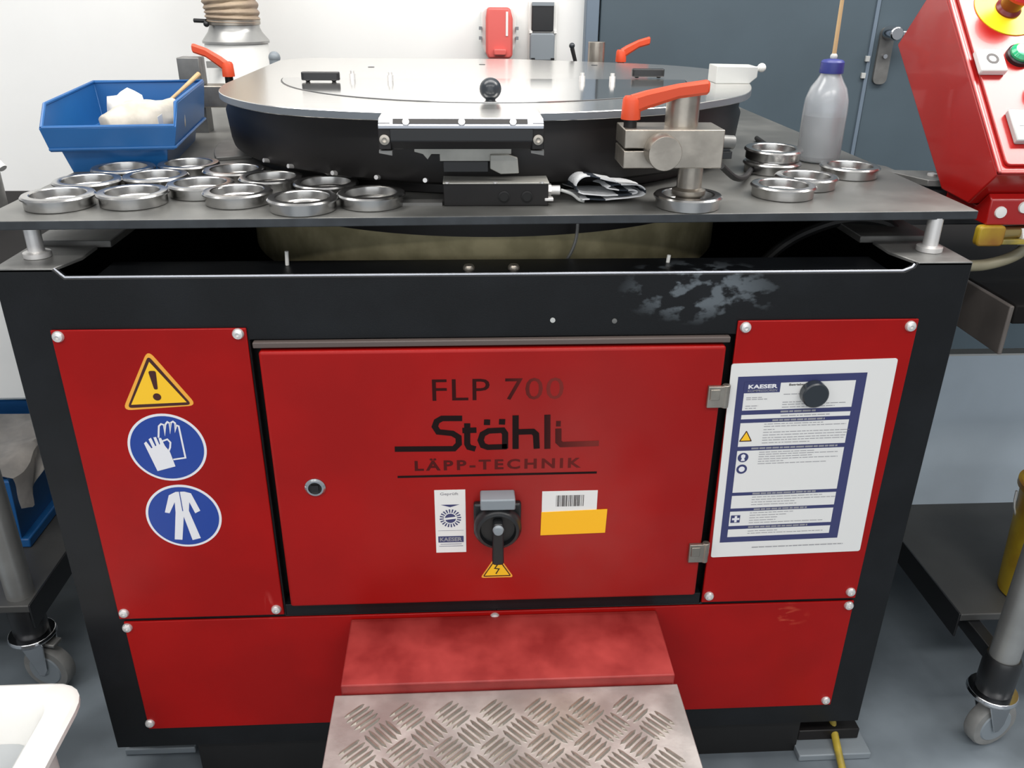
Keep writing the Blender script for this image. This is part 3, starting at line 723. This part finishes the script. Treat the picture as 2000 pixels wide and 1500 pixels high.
# ------------------------------------------------------------------ control console
con = thing('control_console', (.9, .25, 0), 'red sloping control console with emergency stop at the right', 'control panel')
prof = [(.097, .094), (.358, .341), (.455, .238), (.226, .046), (.149, .042)]
cx0, cx1 = .69, 1.10
obj('housing', prism(prof, 'x', cx0, cx1), 'conred', con, bev=.0025, seg=3)
U = Vector((0, .7263, .6874)); Nn = Vector((0, -.6874, .7263)); O_ = Vector((0, .097, .094))
FM = Matrix((Vector((1, 0, 0)), U, Nn)).transposed()       # face frame: x along, y up the slope, z out
def onface(bm):
    for v in bm.verts: v.co = O_ + FM @ v.co
    return bm
rimb = B()
for a in ((cx0, cx0 + .006, 0, .359), (cx1 - .006, cx1, 0, .359), (cx0, cx1, 0, .005), (cx0, cx1, .353, .359)): box(a[0], a[1], a[2], a[3], -.001, .004, rimb)
obj('face_rim', onface(rimb), 'conred', con, bev=.0015)
obj('face_plate', onface(prism(rrect(cx0 + .014, cx1 - .012, .013, .346, .008), 'z', 0, .005)), 'conface', con, bev=.0012, label='glossy raised red face plate')
zf = .005
def fcyl(x, s, prof_, m, name, par=None, seg=32, **k): return obj(name, onface(lathe(prof_, (x, s, zf), seg=seg)), m, par or con, **k)
fcyl(.775, .290, [(.050, 0), (.050, .0015), (0, .0015)], 'emyellow', 'stop_collar', seg=48, label='yellow disc of the emergency stop')
fcyl(.775, .290, [(.019, 0), (.019, .004), (.015, .008), (.0165, .030)], 'darkred', 'stop_stem')
fcyl(.775, .290, [(.018, .028), (.0265, .033), (.0275, .038), (.024, .045), (.012, .049), (0, .050)], 'estop', 'stop_button', seg=40, label='red mushroom stop button')
bt = obj('stop_key', onface(box(.700, .739, .166, .205, zf, zf + .011)), 'white', con, bev=.002, label='white square key marked O')
obj('key_legend', onface(lathe([(.0055, .0), (.0092, .0), (.0092, .0005), (.0055, .0005), (.0055, 0)], (.7205, .187, zf + .011), seg=28, cap=False)), 'ink', con)
fcyl(.768, .200, [(.0185, 0), (.0185, .006), (.0165, .0075)], 'blacks', 'lamp_bezel')
fcyl(.768, .200, [(.0155, .006), (.0155, .011), (.011, .0155), (0, .017)], 'green', 'green_lamp')
fcyl(.785, .136, [(.0195, 0), (.0195, .012), (.017, .014)], 'darkred', 'button_bezel')
fcyl(.785, .136, [(.0165, .012), (.0165, .018), (.012, .020), (0, .0205)], 'estop', 'red_button')
obj('start_key', onface(box(.722, .775, .046, .099, zf, zf + .010)), 'offwhite', con, bev=.002, label='grey square key with a white bar')
obj('key_legend', onface(box(.731, .758, .0705, .0745, zf + .010, zf + .0106)), 'signwhite', con)
fcyl(.86, .10, [(.020, 0), (.020, .012), (.017, .014), (0, .014)], 'blacks', 'selector_knob')
# lower gland box and arm
obj('gland_box', prism([(.150, .040), (.128, .062), (.118, .055), (.118, .018), (.235, .018), (.235, .050)], 'x', .705, 1.08), 'conred', con, bev=.002, label='dark red lower box')
for x in (.722, .755):
    obj('screw', lathe([(.0085, 0), (.008, .003), (0, .0045)], (x, .118, .037 if x < .74 else .044), seg=16, mtx=Yf), 'white', con)
obj('mounting_arm', box(.6255, .92, .235, .285, -.012, .040), 'blacks', con, bev=.002)
# ball valve with yellow lever and hose below the console
vl = thing('ball_valve', (.735, .14, 0), 'ball valve with yellow lever under the red console', 'valve')
obj('valve_body', tube([(.728, .125, .004), (.80, .135, .004)], .0105, 14), 'brass', vl)
obj('valve_lever', prism(rrect(.695, .735, -.012, .018, .007), 'y', .112, .126), 'bucket', vl, bev=.003)
obj('valve_handle', box(.715, .80, .113, .121, -.010, -.002), 'yhose', vl, bev=.002)
obj('valve_nut', cyl((.763, .128, .000), .014, .018, 'x', 6, mtx=Matrix(((0, 0, 1), (1, 0, 0), (0, 1, 0)))), 'white', vl)
obj('valve_stem', tube([(.79, .17, .02), (.79, .135, .004)], .006, 10), 'bolt', vl)
obj('air_hose', tube(spline([(.628, .15, -.046), (.655, .15, -.048), (.70, .15, -.052), (.745, .15, -.050), (.785, .148, -.034), (.80, .145, -.005), (.797, .14, .003)], 7), .0085, 14), 'bhose', at=(.7, .15, -.045),
    label='beige hose looping from the machine side to the valve', cat='hose')

# ------------------------------------------------------------------ steel rings
rp = [(.0415, 0), (.0425, .0008), (.0425, .0122), (.0455, .0130), (.0455, .0146), (.0436, .0168), (.0425, .0171), (.0350, .0171), (.0338, .0160), (.0325, .0060), (.0310, .0048), (.0245, .0048), (.0238, .0040), (.0238, 0), (.0415, 0)]
me_bm = lathe(rp, (0, 0, 0), seg=56, cap=False)
R_ = [
 (-.5666, .0897, 0, 'steel ring at the front left corner of the table plate'),
 (-.477, .1034, 0, 'steel ring in the front row, right of the front left corner ring'),
 (-.5639, .1778, 0, 'steel ring against the left plate edge below the blue bin front'),
 (-.5468, .2679, 0, 'steel ring touching the front foot of the blue bin'),
 (-.4807, .2081, 0, 'steel ring in the middle of the loose left cluster, second row behind the front'),
 (-.4599, .299, 0, 'rearmost steel ring, between the blue bin and the black drum'),
 (-.4033, .1561, 0, 'steel ring third from the plate edge in the second row'),
 (-.3801, .2514, 0, 'steel ring close to the left side of the black drum'),
 (-.3419, .1077, 0, 'steel ring third from the left in the front row'),
 (-.3151, .196, 0, 'steel ring under the drum rim between the second row and the drum'),
 (-.2496, .0678, 0, 'steel ring nearest the front edge, its rim reaching the plate edge'),
 (-.2327, .1609, 0, 'steel ring behind the two rightmost rings of the left cluster'),
 (-.1639, .0932, 0, 'rightmost steel ring of the left cluster, beside the black switch block'),
 (.4085, .1371, 0, 'steel ring nearest the front right of the plate, in front of the bottle'),
 (.4638, .1959, 0, 'steel ring half hidden behind the front right ring'),
 (.4496, .3065, 0, 'lower steel ring of the stack of two left of the bottle'),
 (.4530, .3180, .0172, 'upper steel ring of the stack of two left of the bottle'),
 (.562, .2724, 0, 'steel ring in front of the foot of the clear bottle'),
 (.2575, .0770, 0, 'steel ring under the clamp post with the orange lever'),
]
first = None
for x, y, dz_, lab in R_:
    if first is None:
        o_ = obj('steel_ring', me_bm, 'steel', at=(0, 0, 0), smooth=24); first = o_
    else:
        o_ = first.copy(); scene.collection.objects.link(o_)
    o_.location = (x, y, ZT + ZO + dz_ + .0002); o_.rotation_euler = (0, 0, random.uniform(0, 6))
    if dz_: o_.rotation_euler = (math.radians(2), 0, 0); o_.location.z += .0015
    o_['label'] = lab; o_['category'] = 'ring'; o_['group'] = 'turned steel rings on the table plate'

# ------------------------------------------------------------------ blue bin with gloves
bn = thing('storage_bin', (-.655, .292, ZT), 'open blue plastic bin holding gloves on the table plate', 'bin')
def bl(x, y, z):   # bin frame: front left corner, turned a little
    a = math.radians(7); return Vector((-.655 + x * math.cos(a) - y * math.sin(a), .292 + x * math.sin(a) + y * math.cos(a), ZT + z))
def quadshell(rings_, thick, close_bottom=True):
    bm = B(); vr = [[bm.verts.new(v) for v in r] for r in rings_]
    n = len(vr[0])
    for a, b_ in zip(vr, vr[1:]):
        for k in range(n): bm.faces.new((a[k], a[(k + 1) % n], b_[(k + 1) % n], b_[k]))
    if close_bottom: bm.faces.new(vr[0])
    bmesh.ops.recalc_face_normals(bm, faces=bm.faces)
    geom = bmesh.ops.solidify(bm, geom=bm.faces[:], thickness=thick)
    return bm
def rr4(x0, x1, y0, y1, zf_, zs, zb):
    # front-left, front-right, right front-shoulder, right back, left back, left shoulder
    return [bl(x0, y0, zf_), bl(x1, y0, zf_), bl(x1, y0 + .035, zs), bl(x1, y1, zb), bl(x0, y1, zb), bl(x0, y0 + .035, zs)]
shell = quadshell([rr4(.020, .152, .022, .290, 0, 0, 0), rr4(.012, .160, .010, .296, .036, .036, .036), rr4(.0, .172, .0, .30, .037, .037, .037), rr4(-.006, .180, -.008, .306, .070, .099, .103)], -.003)
obj('bin_body', shell, 'blueplastic', bn, bev=.0006, seg=1)
rim_path = [bl(-.006, -.008, .070), bl(.180, -.008, .070), bl(.180, .027, .099), bl(.180, .306, .103), bl(-.006, .306, .103), bl(-.006, .027, .099), bl(-.006, -.008, .070)]
obj('bin_rim', tube(rim_path, .0028, 8), 'blueplastic', bn)
obj('bin_ledge', tube([bl(-.003, -.004, .038), bl(.177, -.004, .038), bl(.177, .3, .038)], .0022, 8), 'blueplastic', bn)
def blob(c, sx, sy, sz, seed, amp=.15, sub=3, mtx=None):
    bm = B(); bmesh.ops.create_icosphere(bm, subdivisions=sub, radius=1)
    for v in bm.verts:
        n = v.co.normalized(); d = 1 + amp * noise.noise(n * 1.7 + Vector((seed, 0, 0))) + amp * .5 * noise.noise(n * 4 + Vector((0, seed, 0)))
        q = Vector((n.x * sx * d, n.y * sy * d, n.z * sz * d))
        if mtx: q = mtx @ q
        v.co = q + Vector(c)
    return bm
c_ = bl(.082, .135, .068)
obj('rubber_glove', blob(c_, .034, .042, .036, 3, .35), 'glovew', at=tuple(c_), label='crumpled white rubber glove in the blue bin', cat='glove', smooth=180)
c_ = bl(.125, .075, .060)
rg = tube(spline([bl(.070, .050, .052), bl(.10, .07, .060), bl(.13, .09, .064), bl(.160, .115, .064)], 6), .03, 24,
          rf=lambda i, k: (.026 + .009 * math.sin(min(i, 14) / 14 * 2.6)) * (1 + .05 * math.sin(k * 1.3 + i * .5) + .03 * math.sin(k * 3 + i)))
obj('rubber_glove', rg, 'gloveg', at=tuple(c_), label='grey rolled-up rubber glove in front of the white one in the bin', cat='glove', smooth=180)
c_ = bl(.06, .06, .02)
obj('cleaning_rag', blob(bl(.04, .10, .022), .030, .060, .018, 8, .3), 'clothdark', at=tuple(c_), label='dark rag on the bottom of the blue bin at its left', cat='rag')
obj('paper_scrap', box(.150, .1505, .03, .065, .02, .078, mtx=Matrix.Translation(bl(0, 0, 0)) @ Matrix.Rotation(math.radians(7), 4, 'Z')), 'paper', at=tuple(bl(.15, .05, .05)), label='white paper standing in the right corner of the blue bin', cat='paper')
a_, b2_ = bl(.125, .18, .07), bl(.178, .29, .116)
obj('brush_stick', tube([a_, a_.lerp(b2_, .5), b2_], [.0028, .0030, .0045], 10), 'wood', at=tuple(a_), label='thin wooden stick leaning out of the blue bin', cat='stick')

# ------------------------------------------------------------------ cloth
cl = B()
prof_c = spline([(.118, .004), (.150, .003), (.198, .006), (.206, .014), (.196, .022), (.165, .024), (.150, .020), (.168, .015), (.188, .014), (.190, .011), (.160, .010), (.120, .013), (.110, .024), (.118, .034), (.135, .033), (.165, .026)], 5)
N_ = 14; rows_ = []
for j in range(N_ + 1):
    t = j / N_
    rows_.append([cl.verts.new((p_.x + .010 * t * math.sin(3 * t) - .018 * t + .0015 * noise.noise(Vector((p_.x * 60, t * 5, 1))), .095 + t * .062 + .12 * (p_.x - .15), ZT + .0015 + p_.y * (1 - .12 * t) + .0012 * noise.noise(Vector((p_.x * 50, t * 6, 4))))) for p_ in prof_c])
for a, b_ in zip(rows_, rows_[1:]):
    for k in range(len(a) - 1):
        f = cl.faces.new((a[k], a[k + 1], b_[k + 1], b_[k])); f.material_index = 1 if (k % 11 in (2, 3, 4)) else 0
bmesh.ops.recalc_face_normals(cl, faces=cl.faces)
bmesh.ops.solidify(cl, geom=cl.faces[:], thickness=.0016)
obj('cleaning_cloth', cl, ['cloth', 'clothdark'], at=(.16, .12, ZT), label='folded white cloth with dark folds beside the switch block', cat='cloth', smooth=60)

# ------------------------------------------------------------------ bottle
bo = thing('squeeze_bottle', (.5605, .398, ZT), 'translucent plastic bottle with blue cap standing on the table plate', 'bottle')
bx, by = .5605, .398
obj('bottle_body', lathe([(.030, 0), (.0345, .003), (.0355, .010), (.0355, .085), (.0345, .100), (.029, .118), (.0205, .131), (.0165, .139), (.016, .147), (.0145, .147), (.015, .138), (.019, .129), (.0275, .116), (.033, .099), (.034, .085), (.034, .010), (.029, .0025), (0, .002)], (bx, by, ZT), seg=40, cap=False), 'bottle', bo)
obj('bottle_liquid', lathe([(.028, .003), (.0335, .010), (.0337, .075), (0, .075)], (bx, by, ZT), seg=36), 'liquid', bo)
cp = lathe([(.0185, .141), (.0190, .143), (.0185, .158), (.016, .161), (.006, .163)], (bx, by, ZT), seg=24)
obj('bottle_cap', cp, 'capblue', bo)
obj('nozzle_collar', sphere((bx, by, ZT + .166), .0058), 'offwhite', bo)
obj('dip_brush', tube([(bx, by, ZT + .165), (bx - .001, by, ZT + .25), (bx - .003, by, ZT + .36)], [.0034, .0030, .0030], 10), 'wood', bo, label='thin tan rod standing in the cap')
# ------------------------------------------------------------------ step
sg = thing('checker_plate_step', (.01, -.29, -.9), 'aluminium tread plate step standing in front of the red machine', 'step')
ZS = -.582
sx0, sx1, sy0, sy1 = -.233, .2545, -.47, -.1375
stp = B(); box(sx0, sx1, sy0, sy1, ZS - .004, ZS, stp); box(sx0, sx0 + .004, sy0, sy1, ZS - .05, ZS - .004, stp); box(sx1 - .004, sx1, sy0, sy1, ZS - .05, ZS - .004, stp); box(sx0, sx1, sy0, sy0 + .004, ZS - .05, ZS - .004, stp)
tpz = obj('tread', stp, 'checker', sg, bev=.0012)
for x in (sx0 + .03, sx1 - .03):
    for y in (sy0 + .03, sy1 - .02):
        obj('leg', box(x - .015, x + .015, y - .015, y + .015, -.9, ZS - .004), 'dullsteel', sg, bev=.002)
def ribs(ang):
    bm = B(); L_, w, h = .0205, .0032, .0026
    for k in range(5):
        off = (k - 2) * .0088
        Lk = L_ * (1 if abs(k - 2) < 2 else .86)
        pts = [(-Lk, 0), (-Lk * .6, -w), (Lk * .6, -w), (Lk, 0), (Lk * .6, w), (-Lk * .6, w)]
        base = [Vector((a, b_ + off, 0)) for a, b_ in pts]
        top = [Vector((a * .86, b_ * .35 + off, h)) for a, b_ in pts]
        Rm = Matrix.Rotation(ang, 3, 'Z')
        A = [bm.verts.new(Rm @ v) for v in base]; C = [bm.verts.new(Rm @ v) for v in top]
        bm.faces.new(C)
        for i in range(6): bm.faces.new((A[i], A[(i + 1) % 6], C[(i + 1) % 6], C[i]))
    return bm
pit = .0615
protoA = obj('tread_ribs', ribs(math.radians(-47)), 'tread', tpz, smooth=0); protoB = obj('tread_ribs', ribs(math.radians(43)), 'tread', tpz, smooth=0)
ORG = ORIG[tpz.name]
for o_ in (protoA, protoB):     # the meshes were built about the origin
    for v in o_.data.vertices: v.co += ORG
usedA = usedB = False
for j in range(-1, 7):
    for i in range(-1, 10):
        for kind_, (ox, oy) in (('A', (0, 0)), ('B', (pit / 2, pit / 2))):
            x = sx0 + .012 + i * pit + ox; y = sy1 - .012 - j * pit - oy
            if not (sx0 + .020 < x < sx1 - .018 and sy0 + .018 < y < sy1 - .018): continue
            pr_ = protoA if kind_ == 'A' else protoB
            if kind_ == 'A' and not usedA: o_ = pr_; usedA = True
            elif kind_ == 'B' and not usedB: o_ = pr_; usedB = True
            else: o_ = pr_.copy(); scene.collection.objects.link(o_); o_.parent = tpz
            o_.location = (x - ORG.x, y - ORG.y, ZS - ORG.z - .0002)

# ------------------------------------------------------------------ extraction duct
du = thing('extraction_duct', (-.598, 1.25, -.9), 'white extraction pipe with brown corrugated hose behind the machine', 'duct')
dc_ = (-.598, 1.25, 0)
obj('duct_pipe', lathe([(.076, -.9), (.076, .184), (.074, .187)], dc_, seg=48), 'white', du)
obj('pipe_label', prism([(-.655, .135), (-.600, .135), (-.600, .150), (-.655, .150)], 'y', 1.166, 1.1725), 'wheel', du, label='grey label on the white pipe')
obj('duct_cone', lathe([(.080, .187), (.080, .192), (.064, .212), (.060, .222), (.060, .232)], dc_, seg=48), 'tube', du)
obj('hose_clamp', lathe([(.0625, .223), (.0645, .224), (.0645, .235), (.0625, .236)], (-.600, 1.25, .005), seg=48), 'dullsteel', du)
obj('clamp_screw', merge(tube([(-.685, 1.22, .238), (-.655, 1.215, .237)], .005, 10), sphere((-.653, 1.205, .231), .007)), 'blacks', du)
pth = spline([(-.600, 1.25, .232), (-.601, 1.25, .27), (-.612, 1.25, .33), (-.635, 1.25, .42), (-.66, 1.25, .55)], 24)
obj('flexible_hose', tube(pth, .06, 48, rf=lambda i, k: .0595 + .0045 * (abs(((i / 7.0 + k / 48) % 1) - .5) * 2) ** .6 * 1.4), 'hose', du, smooth=50)
# ------------------------------------------------------------------ wall sockets
ce = thing('power_socket', (.063, 1.5, .20), 'red three-phase plug socket on the white wall', 'socket')
obj('socket_housing', prism([(.012, .255), (.022, .268), (.100, .268), (.108, .245), (.108, .175), (.098, .150), (.020, .150), (.012, .175)], 'y', 1.465, 1.5), 'white', ce, bev=.004)
obj('socket_flap', prism([(.028, .268), (.088, .268), (.096, .240), (.096, .150), (.090, .140), (.030, .140), (.024, .155), (.024, .24)], 'y', 1.415, 1.465), 'sockred', ce, bev=.006)
obj('flap_grip', box(.045, .078, 1.400, 1.416, .150, .166), 'sockred', ce, bev=.003)
obj('rating_label', box(.077, .083, 1.4135, 1.4152, .198, .258), 'paper', ce)
for x in (.010, .110):
    for z in (.215, .190): obj('screw_cap', box(x - .004, x + .004, 1.455, 1.475, z - .004, z + .004), 'greyplastic', ce)
so = thing('wall_socket', (.181, 1.5, .20), 'grey double wall socket with one black cover beside the red socket', 'socket')
obj('socket_frame', box(.142, .222, 1.475, 1.5, .130, .285), 'white', so, bev=.004)
obj('socket_cover', prism(rrect(.150, .210, .208, .280, .004), 'y', 1.462, 1.476), 'blacks', so, bev=.002, label='black upper cover')
obj('cover_edge', box(.150, .210, 1.459, 1.463, .272, .281), 'greyplastic', so)
obj('socket_cover', prism(rrect(.146, .214, .133, .203, .008), 'y', 1.458, 1.476), 'greyplastic', so, bev=.003, label='grey lower cover')
for x in (.150, .204): obj('cover_latch', box(x, x + .010, 1.455, 1.46, .134, .140), 'blacks', so)
for x in (.144, .212): obj('cover_hinge', box(x, x + .008, 1.463, 1.48, .203, .210), 'white', so)

# ------------------------------------------------------------------ rolling benches
def caster(x, y, parent, ang=0):
    fk = B(); Rz = Matrix.Translation((x, y, 0)) @ Matrix.Rotation(ang, 4, 'Z')
    lathe([(.020, -.772), (.040, -.772), (.042, -.778), (.036, -.786), (.020, -.788)], (x, y, 0), seg=24, bm=fk)
    for s in (-1, 1):
        m_ = [(-.022, -.784), (.034, -.784), (.028, -.845), (.020, -.860), (.010, -.860)]
        vs0 = [fk.verts.new(Rz @ Vector((a, s * .017, b_))) for a, b_ in m_]; vs1 = [fk.verts.new(Rz @ Vector((a, s * .020, b_))) for a, b_ in m_]
        fk.faces.new(vs0); fk.faces.new(vs1[::-1])
        for i in range(5): fk.faces.new((vs0[i], vs0[(i + 1) % 5], vs1[(i + 1) % 5], vs1[i]))
    obj('caster_fork', fk, 'chrome', parent, bev=.001)
    wm = Rz.to_3x3() @ Yf
    c0 = Rz @ Vector((.018, .013, -.852))
    obj('wheel', lathe([(.034, 0), (.045, .001), (.0478, .005), (.0478, .021), (.045, .025), (.034, .026)], c0, seg=40, mtx=wm), 'wheel', parent)
    obj('wheel_hub', lathe([(.010, -.002), (.031, -.002), (.033, .0), (.033, .026), (.031, .028), (.010, .028), (.006, .031), (0, .031)], c0, seg=32, mtx=wm), 'greyplastic', parent)
    bk = box(-.005, .050, -.012, .012, -.795, -.788, mtx=Rz); obj('brake_pedal', bk, 'grey', parent, bev=.002)
def bench(name, xe, s, y0, y1, legx, legy, label, ztop, apron=False):
    """xe: long edge nearest the machine, s: direction the bench extends to"""
    t = thing('workbench', (legx + s * .4, (y0 + y1) / 2, -.9), label, 'workbench')
    X = sorted((xe, xe + s * .85))
    obj('bench_top', box(X[0], X[1], y0, y1, ztop - .03, ztop), 'benchtop', t, bev=.003)
    for lx in (legx, legx + s * .72):
        for ly in (legy, y1 - .05):
            obj('leg', cyl((lx, ly, -.745), .0235, .745 + ztop - .03, 'z', 24), 'tube', t, label='grey tube leg')
            obj('leg_connector', lathe([(.027, -.773), (.030, -.768), (.030, -.705), (.026, -.697)], (lx, ly, 0), seg=20), 'blacks', t)
            caster(lx, ly, t, .25 * s)
    for lx in (legx, legx + s * .72):
        obj('side_rail', box(lx - .012, lx + .012, legy, y1 - .05, ztop - .055, ztop - .031), 'blacks', t, bev=.002)
        obj('side_rail', box(lx - .012, lx + .012, legy, y1 - .05, -.730, -.701), 'blacks', t, bev=.002)
    Xs = sorted((legx - s * .03, legx + s * .75))
    obj('lower_shelf', box(Xs[0], Xs[1], y0, y1, -.70, -.685), 'shelf', t, bev=.002)
    ed = B(); e = legx - s * .032
    box(min(e, e + s * .004), max(e, e + s * .004), y0, y1, -.735, -.684, ed)
    obj('shelf_edge', ed, 'blacks', t, bev=.001)
    return t
wb1 = bench('workbench', .7755, 1, .105, .95, .862, .015, 'rolling workbench with dark top right of the machine', -.10)
obj('bench_apron', box(.768, .7755, .107, .90, -.180, -.102), 'apron', wb1, bev=.002)
obj('rear_drawer_panel', box(.80, 1.60, .455, .475, -.700, -.332), 'panel', wb1, bev=.002, label='light blue-grey panel between shelf and top')
obj('panel_edge', box(.80, 1.60, .452, .478, -.334, -.330), 'offwhite', wb1)
wb2 = bench('workbench', -.80, -1, .20, .90, -.856, .235, 'rolling workbench with dark top left of the machine', -.10)
# yellow bucket on the right lower shelf
bk = thing('bucket', (.995, .16, -.685), 'stained yellow bucket on the shelf of the right workbench', 'bucket')
obj('bucket_body', lathe([(.050, 0), (.055, .003), (.066, .215), (.072, .218), (.072, .228), (.066, .228), (.064, .222), (.052, .006), (0, .005)], (.995, .16, -.685), seg=40, cap=False), 'bucket', bk)
obj('bucket_bail', tube([(.995 + .071 * math.cos(a), .16 + .02, -.685 + .21 - .09 * math.sin(a)) for a in [math.pi * k / 16 for k in range(17)]], .002, 8), 'bolt', bk)
# blue crate with plastic bag on the left shelf
cr = thing('plastic_crate', (-1.08, .56, -.685), 'blue plastic crate on the shelf of the left workbench', 'crate')
def cshell(x0, x1, y0, y1, z0, z1, th=.004):
    r0 = [(x0 + .015, y0 + .015, z0), (x1 - .015, y0 + .015, z0), (x1 - .015, y1 - .015, z0), (x0 + .015, y1 - .015, z0)]
    r1 = [(x0, y0, z1), (x1, y0, z1), (x1, y1, z1), (x0, y1, z1)]
    return quadshell([r0, r1], -th)
crx = -.905
obj('crate_body', cshell(-1.25, crx, .37, .72, -.680, -.530), 'blueplastic', cr, bev=.001, seg=1)
obj('crate_rim', tube([(-1.25, .37, -.530), (crx, .37, -.530), (crx, .72, -.530), (-1.25, .72, -.530), (-1.25, .37, -.530)], .006, 8), 'blueplastic', cr)
obj('crate_lip', box(crx - .016, crx + .006, .375, .715, -.684, -.664), 'blueplastic', cr, bev=.003)
# film: lies over the crate and hangs down its side
fm = B(); NX, NY = 14, 16; g = []
for i in range(NX + 1):
    row = []
    for j in range(NY + 1):
        s_ = i / NX; t_ = j / NY
        y = .355 + .27 * t_
        if s_ < .45:
            q = s_ / .45; x = -1.16 + (crx + .012 + 1.16) * q; z = -.505 - .012 * math.sin(q * 3)
        else:
            q = (s_ - .45) / .55; drop = .095 * (1 - .55 * abs(t_ - .22) * 1.5)
            x = crx + .014 + .006 * math.sin(t_ * 9); z = -.508 - drop * q
            y = .355 + .27 * (t_ * (1 - .55 * q) + .05 * q)
        nn = noise.noise(Vector((x * 22, y * 22, z * 22)))
        row.append(fm.verts.new((x + .006 * nn, y + .004 * nn, z + .010 * noise.noise(Vector((x * 16, y * 16, z * 16 + 5))))))
    g.append(row)
for i in range(NX):
    for j in range(NY): fm.faces.new((g[i][j], g[i + 1][j], g[i + 1][j + 1], g[i][j + 1]))
bmesh.ops.solidify(fm, geom=fm.faces[:], thickness=.001)
obj('plastic_bag', fm, 'bag', at=(crx, .45, -.5), label='crumpled grey plastic bag hanging over the blue crate side', cat='bag', smooth=50)
# small grinder body peeking in on the left bench
ca = thing('canister', (-.965, .68, -.10), 'grey canister at the left end of the left workbench top', 'canister')
obj('canister_body', lathe([(.035, 0), (.038, .004), (.038, .10), (.030, .115), (.018, .12)], (-.985, .68, -.10), seg=28), 'grey', ca)
obj('canister_spout', tube([(-.955, .67, .0), (-.935, .665, .005), (-.925, .66, -.005)], .008, 12), 'white', ca)
# white tub on the floor
tb = thing('plastic_tub', (-.83, -.30, -.9), 'white plastic tub standing on the floor left of the machine', 'tub')
def rrz(x0, x1, y0, y1, r, z): return [(a, b_, z) for a, b_ in rrect(x0, x1, y0, y1, r, 6)]
X0, X1, Y0, Y1 = -1.10, -.597, -.55, -.074
rings_ = [rrz(X0 + .05, X1 - .042, Y0 + .05, Y1 - .042, .03, -.885), rrz(X0 + .04, X1 - .040, Y0 + .04, Y1 - .035, .04, -.632), rrz(X0 + .012, X1 - .012, Y0 + .012, Y1 - .012, .05, -.620),
          rrz(X0, X1, Y0, Y1, .055, -.612), rrz(X0, X1, Y0, Y1, .055, -.604), rrz(X0 + .006, X1 - .006, Y0 + .006, Y1 - .006, .052, -.600),
          rrz(X0 + .036, X1 - .040, Y0 + .036, Y1 - .032, .035, -.602), rrz(X0 + .042, X1 - .048, Y0 + .042, Y1 - .040, .03, -.612), rrz(X0 + .060, X1 - .066, Y0 + .060, Y1 - .058, .03, -.66)]
bm = B(); vr = [[bm.verts.new(v) for v in r] for r in rings_]
for a, b_ in zip(vr, vr[1:]):
    for k in range(len(a)): bm.faces.new((a[k], a[(k + 1) % len(a)], b_[(k + 1) % len(a)], b_[k]))
bm.faces.new(vr[0])
obj('tub_body', bm, 'tub', tb)
obj('tub_floor', prism(rrect(X0 + .060, X1 - .066, Y0 + .060, Y1 - .058, .03, 6), 'z', -.664, -.659), 'tubin', tb)
obj('tub_base', box(X0 + .06, X1 - .05, Y0 + .06, Y1 - .05, -.9, -.885), 'tub', tb)
# pads and hose by the right foot
obj('floor_pad', box(.528, .656, -.012, .118, -.8995, -.886), 'greyplastic', at=(.59, .05, -.9), bev=.002, label='grey pad under the right front machine foot', cat='pad')
obj('floor_pad', box(-.645, -.525, .055, .155, -.8995, -.886), 'greyplastic', at=(-.585, .1, -.9), bev=.002, label='grey pad under the left front machine foot', cat='pad')
for x_, l_ in ((.59, 'right'), (-.585, 'left')):
    obj('floor_pad', box(x_ - .06, x_ + .06, .95, 1.06, -.8995, -.886), 'greyplastic', at=(x_, 1.0, -.9), bev=.002, label='grey pad under the %s rear machine foot' % l_, cat='pad')
obj('drain_hose', tube(spline([(.600, .118, -.80), (.603, .075, -.83), (.602, .03, -.868), (.596, -.018, -.884), (.590, -.07, -.893), (.584, -.16, -.8935), (.578, -.30, -.8935)], 7), .0065, 12), 'yhose', at=(.6, 0, -.89),
    label='yellow and green hose coming out under the machine onto the floor', cat='hose')
